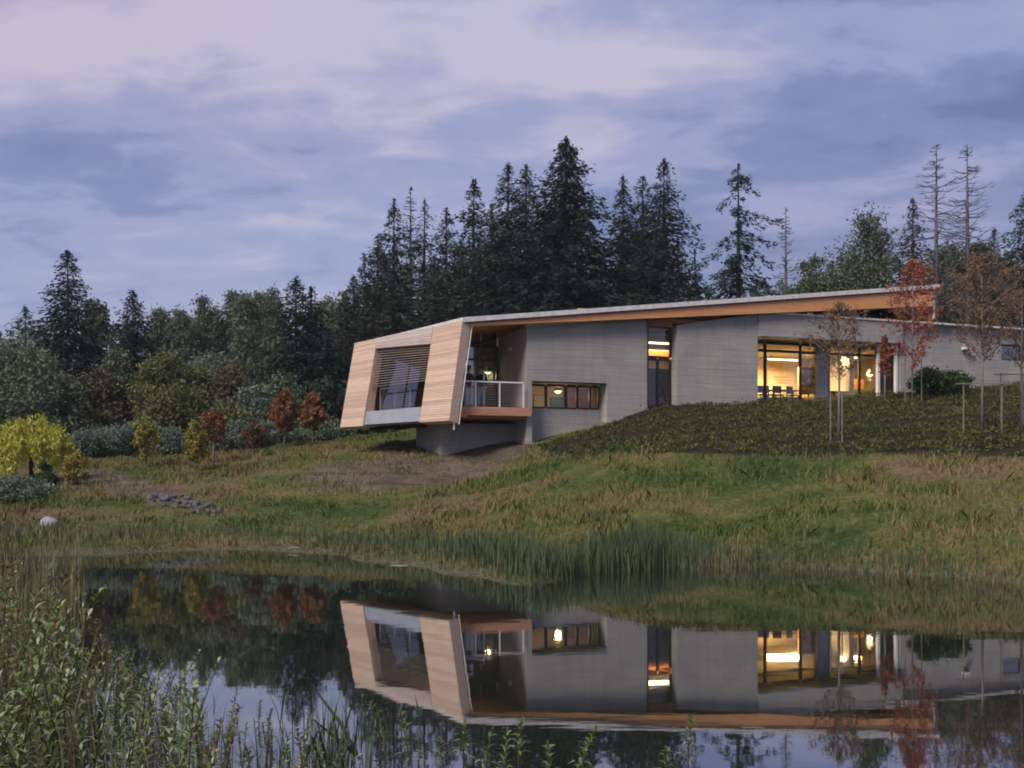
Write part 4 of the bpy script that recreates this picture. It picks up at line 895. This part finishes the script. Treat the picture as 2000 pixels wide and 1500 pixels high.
bro(150, 882, 40, 24, 121, 'small yellow green bush right of the yellow tree', 'low bushes by the path', 'bush', 'shrub', mat='sapyellow', clumps=20, per=70, leaf=.15, base=0)
bro(86, 908, 36, 22, 122, 'dark green bush at the foot of the yellow tree', 'low bushes by the path', 'bush', 'shrub', mat='bush', clumps=22, per=80, leaf=.16, base=0)
bro(35, 935, 34, 60, 123, 'pale green low bush at the far left beside the path', 'low bushes by the path', 'bush', 'shrub', mat='willow', clumps=24, per=90, leaf=.14, base=0, zsq=.6)
# slender saplings
def sap(px, py, d, half, seed, label, group, name='sapling', **kw):
    x, y, H = tip(px, py, d); return plant_at(sapling_mesh(seed, H, hw(half, d), **kw), name, x, y, label, 'sapling', group)
S1 = 'autumn saplings below the wood edge'
sap(286, 815, 46, 24, 130, 'yellow leaved sapling, the left one of two', S1, mat='sapyellow', leafn=6, leaf=.15, base=.18, vase=.8)
sap(381, 824, 44, 22, 131, 'yellow leaved sapling right beside the small red maple', S1, mat='sapyellow', leafn=6, leaf=.15, base=.15, vase=.8)
sap(417, 800, 47, 24, 132, 'small dark red maple sapling with a pale stem', S1, mat='rust', leafn=8, leaf=.15, base=.38, vase=.6)
sap(556, 760, 56, 24, 133, 'rust coloured sapling, duller left one of the pair', S1, mat='rust', leafn=9, leaf=.18, base=.28, twigs=8, vase=.45, nb=60)
sap(611, 766, 56, 24, 134, 'bright rust red round sapling, right one of the pair', S1, mat='rust', leafn=10, leaf=.19, base=.28, twigs=8, vase=.4, nb=60)
sap(495, 830, 50, 18, 135, 'thin orange brown sapling left of the grassy mound', S1, mat='drybrown', leafn=6, leaf=.15, base=.2)
S2 = 'young trees on the planted slope'
sap(1638, 592, 33, 58, 140, 'sparse brown young tree in front of the big lit windows', S2, 'young_tree', leafn=3, leaf=.10, base=.42, nb=54, twigs=8, vase=.9)
sap(1782, 505, 45.5, 52, 141, 'bright red young maple in front of the wall right of the windows', S2, 'young_tree', mat='red', leafn=5, leaf=.15, base=.22, nb=56, twigs=7, vase=1.1, spread=.08)
sap(1728, 655, 46.5, 13, 142, 'thin small red sapling beside the white posts', S2, 'young_tree', mat='red', leafn=4, leaf=.13, base=.35, nb=30, twigs=5)
sap(1918, 492, 34, 74, 143, 'large bushy brown young tree near the right edge', S2, 'young_tree', leafn=3, leaf=.10, base=.36, nb=80, twigs=10, vase=1.0)
sap(1995, 560, 36, 46, 144, 'brown young tree cut by the right edge', S2, 'young_tree', leafn=2, leaf=.10, base=.40, nb=50, twigs=8)
def supports(xs, zt, y, bar, label):
    a = Vector((W(xs[0], 0, y).x, y)); g = h1(a.x, a.y); t = thing('tree_support', label, 'tree stake', (a.x, a.y, g), 0, 'tree supports on the slope')
    for px in xs:
        x_ = W(px, 0, y).x; g2 = h1(x_, y); top = CZ + (HY - zt) / F * y
        MB().tube([(x_ - a.x, 0, g2 - g - .2), (x_ - a.x, 0, top - g)], .024, 6).build('stake', M['stake'], t)
    if bar: MB().box(W(xs[0], 0, y).x - a.x - .3, W(xs[-1], 0, y).x - a.x + .25, -.05, -.026, top - g - .08, top - g - .04).build('crossbar', M['stake'], t)
supports((1622, 1645), 765, 32.6, False, 'pair of slim stakes at the foot of the sparse brown tree')
supports((1882, 1957), 746, 33.3, True, 'two stakes with a white crossbar under the large brown tree')
supports((1955, 1998), 728, 35.5, True, 'two stakes with a white crossbar nearest the right edge')
supports((1768, 1800), 700, 45.8, False, 'pair of slim stakes on both sides of the red maple stem')
for px, lab, sd_ in ((1815, 'green shrub against the grey wall, left of two', 150), (1862, 'green shrub against the grey wall, right of two', 151)):
    bro(px, 722, 47, 32, sd_, lab, 'green shrubs by the grey wall', 'green_shrub', 'shrub', mat='bush', clumps=26, per=110, leaf=.17, base=0)

# ------------------------------------------------------------------ far wood (one mass) behind everything
def wood():
    rg = np.random.default_rng(200); C = []; D = []; n = 0
    for i in range(250):
        d = rg.uniform(96, 170); px = rg.uniform(-900, 2900)
        x = (px - 1000) / F * d
        topy = np.interp(px, [-900, 0, 150, 300, 560, 700, 800, 1300, 1400, 1560, 1700, 2900], [600, 640, 635, 612, 605, 560, 475, 480, 560, 545, 490, 470]) + rg.uniform(-5, 55)
        z0 = h1(x, d); H = CZ + (HY - topy) / F * d - z0
        if H < 4: continue
        k = 540; t = rg.random(k); r = (H * .17) * np.sqrt(np.clip(1 - t, .02, 1)) * np.sqrt(rg.random(k)); a = rg.random(k) * 6.283
        C.append(np.stack([x + r * np.cos(a), d + r * np.sin(a), z0 + t * H], -1)); q = rg.normal(size=(k, 3)); q[:, 2] -= .5; D.append(q)
    C = np.concatenate(C); D = np.concatenate(D); V, Fc = leaves(C, D, .6 * (.6 + .8 * rg.random(len(C))), .32, rg)
    return np_mesh('far_wood', V, Fc, M['poplar'])  # pale leaf tint paints haze onto the far trees
tag(link_mesh('far_wood', wood()), 'mass of far trees, coloured paler for haze, closing the gaps behind the nearer ones', 'wood', kind='stuff')
# undergrowth along the wood edge
def undergrowth():
    rg = np.random.default_rng(201); C = []; D = []
    for i in range(420):
        px = rg.uniform(-700, 830); d = rg.uniform(62, 92); x = (px - 1000) / F * d; z0 = h1(x, d); H = rg.uniform(1.5, 4.2); k = 130
        C.append(np.array([x, d, z0 + H * .45]) + rg.normal(size=(k, 3)) * np.array([1.0, 1.0, H * .28])); q = rg.normal(size=(k, 3)); D.append(q)
    C = np.concatenate(C); D = np.concatenate(D); V, Fc = leaves(C, D, .5 * (.6 + .8 * rg.random(len(C))), .26, rg)
    return np_mesh('undergrowth', V, Fc, M['con_mid'])
tag(link_mesh('undergrowth', undergrowth()), 'dark tangled undergrowth along the foot of the left wood', 'undergrowth', kind='stuff')

# ------------------------------------------------------------------ grass, ground cover, reeds
def blades(x, y, z, h, wd, rg, lean=.35):
    n = len(x); a = rg.random(n) * 6.283; l = h * lean * rg.normal(size=n); b = rg.random(n) * 6.283
    base = np.stack([x, y, z - .02], -1); sx = np.stack([np.cos(a), np.sin(a), 0 * a], -1) * (wd * .5)[:, None]
    ld = np.stack([np.cos(b), np.sin(b), 0 * b], -1) * l[:, None]; up = np.zeros((n, 3)); up[:, 2] = h
    V = np.stack([base - sx, base + sx, base + up * .6 + ld * .4 + sx * .7, base + up + ld, base + up * .6 + ld * .4 - sx * .7], 1).reshape(-1, 3)
    return V, np.arange(5 * n).reshape(n, 5)
def scatter(n, x0, x1, y0, y1, rg): return rg.uniform(x0, x1, n), rg.uniform(y0, y1, n)
def grassmat():
    m, t, b = principled('meadow_grass', 0.8, 0.15)
    g = N(t, 'ShaderNodeNewGeometry'); c = N(t, 'ShaderNodeTexCoord'); o = c.outputs['Object']
    big = noise(t, o, 0.16, 4, 0.6, 0.4, (4, 2, 0), (1, 1.6, 1)); mid = noise(t, o, 0.8, 5, 0.65, 0.3, (0, 0, 0), (1, 1.5, 0.2))
    f = mathn(t, 'ADD', mathn(t, 'ADD', mathn(t, 'MULTIPLY', big, 0.52), mathn(t, 'MULTIPLY', mid, 0.34)), mathn(t, 'MULTIPLY', g.outputs['Random Per Island'], 0.16))
    col = ramp(t, f, [(0.36, (0.046, 0.084, 0.022)), (0.45, (0.092, 0.122, 0.032)), (0.52, (0.155, 0.152, 0.050)), (0.60, (0.215, 0.150, 0.085))])
    t.links.new(col, b.inputs['Base Color']); return m
def grass():
    rg = np.random.default_rng(210); x, y = scatter(240000, -32, 30, 16.5, 60, rg)
    tx, ty = scatter(1700, -32, 30, 17, 58, rg); x = np.concatenate([x, (tx[:, None] + rg.normal(size=(1700, 40)) * .16).ravel()]); y = np.concatenate([y, (ty[:, None] + rg.normal(size=(1700, 40)) * .16).ravel()]); tuft = np.concatenate([np.ones(240000), np.repeat(1.1 + .8 * rg.random(1700), 40)])
    keep = np.abs(x) < y * .60 + 2; x, y, tuft = x[keep], y[keep], tuft[keep]
    mu, di = masks(x, y); z = hgt(x, y)
    r = O.x; lu = (x - O.x) * U.x + (y - O.y) * U.y; lvv = (x - O.x) * Vv.x + (y - O.y) * Vv.y
    inb = (lu > uP0) & (lvv > 0.45) & (lvv < VB)
    k = (mu < .5) & (rg.random(len(x)) > di * (.80 + .3 * vnoise(x, y, .9))) & (z > .03) & ~inb & (vnoise(x, y, .5) + vnoise(x, y, 1.7) * .5 + .55 > rg.random(len(x)) * .6)
    x, y, z, tuft = x[k], y[k], z[k], tuft[k]
    h = tuft * (.07 + .12 * rg.random(len(x))) * np.clip(1 + 1.3 * vnoise(x + 3, y, .6) + 1.5 * vnoise(x, y + 7, 1.9), .25, 3)
    h = h * np.clip(.35 + z * 1.6, .35, 1)
    h = np.minimum(h, .30 + .12 * rg.random(len(x)))
    V, Fc = blades(x, y, z, h, .016 + .010 * rg.random(len(x)) + y * .0005, rg, .5); return np_mesh('meadow_grass', V, Fc, grassmat())
tag(link_mesh('meadow_grass', grass()), 'rough olive and straw coloured meadow grass on the bank', 'grass', kind='stuff')
def cover():
    rg = np.random.default_rng(211); C = []; D = []; F0 = []
    rows = np.arange(20, 60, 1.25); xs, ys = [], []
    for j, yy in enumerate(rows):
        xx = np.arange(-1, 36, .30) + rg.normal() * .2; xs.append(xx + rg.normal(size=len(xx)) * .07); ys.append(yy + .28 * xx + rg.normal(size=len(xx)) * .08 - 5)
    x = np.concatenate(xs); y = np.concatenate(ys); k = in_poly(x, y, MULCH) & (rg.random(len(x)) > .08); x, y = x[k], y[k]; z = hgt(x, y)
    for a, b_, c in zip(x, y, z):
        n = 40; s = .23 * (.5 + .9 * rg.random()); p = rg.normal(size=(n, 3)) * np.array([s * .55, s * .5, s * .30]); p[:, 2] = np.abs(p[:, 2]) + .03
        C.append(p + np.array([a, b_, c])); q = p.copy(); q[:, 2] += .15; D.append(q + rg.normal(size=(n, 3)) * .1)
    C = np.concatenate(C); D = np.concatenate(D); V, Fc = leaves(C, D, .115 * (.6 + .8 * rg.random(len(C))), .05, rg); return np_mesh('ground_cover', V, Fc, M['cover'])
tag(link_mesh('ground_cover', cover()), 'low dark green ground cover planted in rows on the slope below the windows', 'ground cover', kind='stuff')
shx = np.array([p[0] for p in SH]); shy = np.array([p[1] for p in SH])
def reeds(name, mat, shore):
    rg = np.random.default_rng(212); n = 30000; px = rg.uniform(-100, 2150, n)
    off = rg.normal(size=n)
    sy = np.interp(px, [p[0] for p in SHORE], [shore_d(p[1]) for p in SHORE])
    dens = np.interp(px, [-100, 100, 300, 560, 640, 900, 1020, 1120, 1200, 1300, 1450, 1600, 2000, 2150], [.7, .6, .16, .10, .22, .35, .7, 1, 1, .75, .22, .16, .14, .14])
    bk = np.interp(px, [-100, 560, 960, 1060, 1150, 2150], [2.6, 2.8, 2.6, 1.0, .35, .5])
    y = sy + bk + off * np.where(px < 1050, .9, .55) + rg.normal(size=n) * .2
    if shore: dens = np.interp(px, [-100, 150, 300, 560, 700, 1000, 1100, 1300, 1400, 2150], [.7, .6, .35, .25, .3, .2, .1, .12, .3, .35])
    else: dens = np.interp(px, [-100, 560, 640, 900, 1020, 1120, 1200, 1300, 1450, 1600, 2150], [.03, .06, .25, .34, .42, .62, .75, .5, .14, .07, .05])
    clump = vnoise(px * .02 + shore * 30, y, 1.0) + .5
    k = rg.random(n) < dens * np.clip(clump * 1.5, 0.05, 1); px, y = px[k], y[k]; x = (px - 1000) / F * y
    z = hgt(x, y); k = (z > -.20) & (z < .8); x, y, z, px = x[k], y[k], z[k], px[k]
    if shore: rg = np.random.default_rng(214)
    hh = (.55 if shore else 1.0) * np.interp(px, [-100, 300, 560, 900, 1100, 1250, 1400, 1700, 2150], [.55, .40, .32, .46, .68, .75, .42, .32, .32])
    V, Fc = blades(x, y, np.maximum(z, -.05), hh * (.55 + .6 * rg.random(len(x))), .018 + .014 * rg.random(len(x)), rg, .16); return np_mesh(name, V, Fc, M[mat])
tag(link_mesh('reed_bed', reeds('reed_bed', 'reed', False)), 'dark green reeds standing along the far shore of the pond', 'reeds', kind='stuff')
tag(link_mesh('shore_grass', reeds('shore_grass', 'straw', True)), 'straw coloured sedge along the edge of the pond', 'sedge', kind='stuff')

# ------------------------------------------------------------------ boulder, stones, dead branch
def rock_mesh(seed, r, sq, mat):
    import bmesh
    rg = np.random.default_rng(seed); bm = bmesh.new(); bmesh.ops.create_icosphere(bm, subdivisions=3, radius=1); ax = rg.normal(size=(9, 3)); ax /= np.linalg.norm(ax, axis=1, keepdims=True); of = rg.uniform(.62, .95, 9)
    for v in bm.verts:
        p = np.array(v.co)
        for a, o in zip(ax, of):
            d = p @ a
            if d > o: p = p - a * (d - o) * .85
        v.co = Vector(p * np.array(sq) * r)
    me = bpy.data.meshes.new('boulder'); bm.to_mesh(me); bm.free(); me.materials.append(M[mat]); return me
p = W(96, 1024, 28.3); o = link_mesh('boulder', rock_mesh(1, .27, (1, .8, .85), 'rock'), None, (p.x, p.y, h1(p.x, p.y) + .10)); tag(o, 'pale grey boulder on the grass at far left below the path', 'boulder')
prox = [rock_mesh(10 + i, 1, (1, .8, .6), 'darkrock') for i in range(4)]
rg = np.random.default_rng(220); pos = ['at the upper left end of', 'in the upper part of', 'in the middle of', 'in the lower part of', 'at the lower right end of']
rk = []
for i in range(46):
    f = rg.random(); px = 292 + 128 * f; py = 972 + 30 * f; d = 34.5 - 3.0 * f + rg.normal() * .55; x_ = W(px, 0, d).x + rg.normal() * .12; rk.append((f, x_, d))
for i, (f, x_, d) in enumerate(rk):
    o = link_mesh('stone', prox[i % 4], None, (x_, d, h1(x_, d) + .05)); s = .07 + .09 * rg.random(); o.scale = (s, s, s); o.rotation_euler = (rg.random(), rg.random(), rg.random() * 6)
    tag(o, 'bluish grey stone ' + pos[min(4, int(f * 5))] + ' the strip of loose stones', 'stone', 'strip of loose stones')
a, b_ = W(612, 1356, 8.6), W(716, 1498, 6.7); a.z, b_.z = .10, .06
br0 = MB().tube([(a.x - b_.x, a.y - b_.y, .14), ((a.x - b_.x) * .5 + .03, (a.y - b_.y) * .5, .07), (0, 0, -.04)], [.007, .014, .018], 6)
tag(br0.build('dead_branch', M['bark'], None, True, (b_.x, b_.y, .0)), 'thin dark dead branch lying slantwise in the water at the bottom', 'branch')

for (px, py, ln, lab) in ((572, 1078, .35, 'short pale log lying at the water edge left of the reeds'), (775, 1106, .60, 'longer pale log lying at the water edge before the reeds')):
    d = shore_d(py); x_ = W(px, 0, d).x; o = MB().tube([(-ln * .5, .05, .0), (0, 0, .03), (ln * .5, -.08, .01)], [.014, .020, .012], 7).build('driftwood', M['palebark'], None, True, (x_, d + .15, h1(x_, d + .15) + .02)); tag(o, lab, 'log')
# ------------------------------------------------------------------ marsh plants in the foreground
def herb(seed, H, nl, leaf, wid):
    """one upright leafy stem: lance shaped leaves around it, two bent halves each"""
    rg = np.random.default_rng(seed); bend = rg.normal(size=2) * .20 * H
    t = np.linspace(.12, 1, nl) ** .85; a = np.arange(nl) * 2.4 + rg.normal(size=nl) * .3
    cx, cy, cz = bend[0] * t ** 2, bend[1] * t ** 2, H * t
    L_ = leaf * (1.05 - .62 * t) * (.75 + .5 * rg.random(nl)); el = .35 + .75 * t + rg.normal(size=nl) * .2
    d1 = np.stack([np.cos(a) * np.cos(el), np.sin(a) * np.cos(el), np.sin(el)], -1); el2 = el - .6 - .3 * rg.random(nl)
    d2 = np.stack([np.cos(a) * np.cos(el2), np.sin(a) * np.cos(el2), np.sin(el2)], -1); s = np.stack([-np.sin(a), np.cos(a), 0 * a], -1) * wid * (.7 + .5 * rg.random(nl))[:, None] * .5
    p0 = np.stack([cx, cy, cz], -1); pm = p0 + d1 * (L_ * .5)[:, None]; pe = pm + d2 * (L_ * .5)[:, None]
    V = np.stack([p0, pm + s, pe, pm - s], 1).reshape(-1, 3); return V, np.arange(4 * nl).reshape(nl, 4), [(0, 0, -.15), (bend[0] * .25, bend[1] * .25, H * .5), (bend[0], bend[1], H)]
def top_profile(px): return np.interp(px, [-80, 0, 60, 130, 200, 300, 420, 520, 600, 700], [1090, 1110, 1140, 1185, 1245, 1290, 1340, 1385, 1435, 1465])
def marsh():
    rg = np.random.default_rng(230); Vs = [[], []]; Fs = [[], []]; ks = [0, 0]; st = MB()
    protos = [herb(300 + i, 1.0, 38 + 5 * (i % 4), .075 + .07 * ((i * 7) % 5) / 4, .013 + .012 * ((i * 3) % 4) / 3) for i in range(14)]
    n = 0
    while n < 500:
        px = -120 + 800 * rg.random() ** 1.25; d = rg.uniform(4.6, 11.5)
        py = top_profile(px) + abs(rg.normal()) * 170 + rg.uniform(-40, 60); x = (px - 1000) / F * d; H = CZ - (py - HY) / F * d
        if H < .18 or H > 1.5: continue
        V, Fc, sp = protos[rg.integers(14)]; sc_ = H; a = rg.random() * 6.283; ca, sa = math.cos(a), math.sin(a)
        w_ = .85 + .35 * rg.random(); hs = (.55 + .45 * H) * w_
        q = V.reshape(-1, 4, 3).copy(); base = q[:, :1, :]; rel = (q - base) * hs; b0 = base * np.array([H, H, H]); q = (b0 + rel).reshape(-1, 3)
        q = np.stack([q[:, 0] * ca - q[:, 1] * sa + x, q[:, 0] * sa + q[:, 1] * ca + d, q[:, 2] - .02], -1)
        kind_ = 1 if rg.random() < .28 + .3 * vnoise(x, d, .9) else 0; Vs[kind_].append(q); Fs[kind_].append(Fc + ks[kind_]); ks[kind_] += len(q)
        st.tube([(p_[0] * H * ca - p_[1] * H * sa + x, p_[0] * H * sa + p_[1] * H * ca + d, p_[2] * H - .02) for p_ in sp], [.006, .005, .002], 3, False); n += 1
    # dry stalks and grassy blades among them
    m_ = 1000; px = -120 + 900 * rg.random(m_) ** 1.3; d = rg.uniform(4.6, 11.5, m_); py = top_profile(px) + np.abs(rg.normal(size=m_)) * 130; H = CZ - (py - HY) / F * d
    k_ = (H > .12) & (H < 1.4); V, Fc = blades(((px - 1000) / F * d)[k_], d[k_], np.zeros(k_.sum()), H[k_], np.full(k_.sum(), .009), rg, .22)
    tag(link_mesh('dry_sedge', np_mesh('dry_sedge', V, Fc, M['straw'])), 'thin dry sedge blades among the marsh plants at lower left', 'sedge', kind='stuff')
    o = np_mesh('marsh_plants', np.concatenate(Vs[0]), np.concatenate(Fs[0]), M['marsh'])
    tag(link_mesh('fading_marsh_plants', np_mesh('fading_marsh_plants', np.concatenate(Vs[1]), np.concatenate(Fs[1]), M['marshdry'])), 'browning rusty stems mixed into the marsh plants at lower left', 'marsh plants', kind='stuff')
    ob = tag(link_mesh('marsh_plants', o), 'dense pale green leafy marsh plants filling the lower left corner', 'marsh plants', kind='stuff')
    so_ = st.build('stems', M['stem'], ob); so_['kind'] = 'stuff'
marsh()
for i, (px, py, d, lab) in enumerate([(745, 1368, 7.2, 'leafy plant in front of the mirrored wooden panel, leftmost of the single stems'), (800, 1388, 6.6, 'leafy plant right of the one before the mirrored panel'), (905, 1408, 6.8, 'leafy plant below the mirrored roof corner'), (945, 1430, 6.2, 'short leafy plant right of the mirrored roof corner'), (1012, 1402, 6.9, 'tall leafy plant below the mirrored balcony wall'),
        (985, 1440, 6.1, 'short leafy plant just left of the tall one below the mirrored balcony'), (1132, 1422, 6.5, 'leafy plant below the middle of the mirrored concrete wall'), (1342, 1402, 6.7, 'leafy plant below the mirrored glazed slot, rightmost of all'), (1305, 1452, 6.2, 'short leafy plant beside the rightmost one at the bottom'), (870, 1440, 6.1, 'short leafy plant between the mirrored panel and the roof corner'), (1075, 1455, 6.1, 'short leafy plant left of the middle of the mirrored concrete wall')]):
    x_ = (px - 1000) / F * d; H = CZ - (py - HY) / F * d; V, Fc, sp = herb(400 + i, H, 34, .12, .021)
    t = thing('marsh_plant', lab, 'plant', (x_, d, 0), 0, 'single leafy marsh plants along the bottom'); link_mesh('leaves', np_mesh('leaves', V, Fc, M['marsh']), t); MB().tube(sp, [.006, .005, .002], 4, False).build('stem', M['stem'], t)
def cove_reeds():
    rg = np.random.default_rng(233); n = 2600; px = rg.uniform(-220, 175, n) - 40 * rg.random(n); d = rg.uniform(13.5, 24.5, n); x = (px - 1000) / F * d
    k = vnoise(x, d, .9) + .55 > rg.random(n) * np.interp(px, [-200, 60, 175], [.4, .8, 1.6]); x, d = x[k], d[k]; h = rg.uniform(.22, .62, len(x))
    V, Fc = blades(x, d, np.full(len(x), -.03), h, .014 + .012 * rg.random(len(x)), rg, .22); return np_mesh('cove_reeds', V, Fc, M['straw'])
tag(link_mesh('cove_reeds', cove_reeds()), 'pale green and straw reeds standing in the water at the far left', 'reeds', kind='stuff')
def near_reeds():
    rg = np.random.default_rng(231); n = 260; px = rg.normal(660, 55, n); d = rg.uniform(5.6, 7.6, n); x = (px - 1000) / F * d; h = rg.uniform(.15, .55, n)
    V, Fc = blades(x, d, np.zeros(n), h, np.full(n, .009), rg, .25); return np_mesh('sedge', V, Fc, M['reed'])
tag(link_mesh('sedge', near_reeds()), 'thin sedge blades rising from the water at the bottom near the dead branch', 'sedge', kind='stuff')

# ------------------------------------------------------------------ evening air
hz = bpy.data.materials.new('evening_air'); hz.use_nodes = True; t = hz.node_tree; t.nodes.clear()
pv = N(t, 'ShaderNodeVolumePrincipled'); pv.inputs['Density'].default_value = 0.00022; pv.inputs['Color'].default_value = (0.86, 0.92, 1.0, 1); pv.inputs['Anisotropy'].default_value = 0.0
ot = N(t, 'ShaderNodeOutputMaterial'); t.links.new(pv.outputs[0], ot.inputs['Volume'])
zmin = float(Z.min()) - 1.0
MB().box(-1300, 1300, -400, 2300, zmin, 46).build('haze', hz)['kind'] = 'stuff'
sc.cycles.volume_bounces = 1
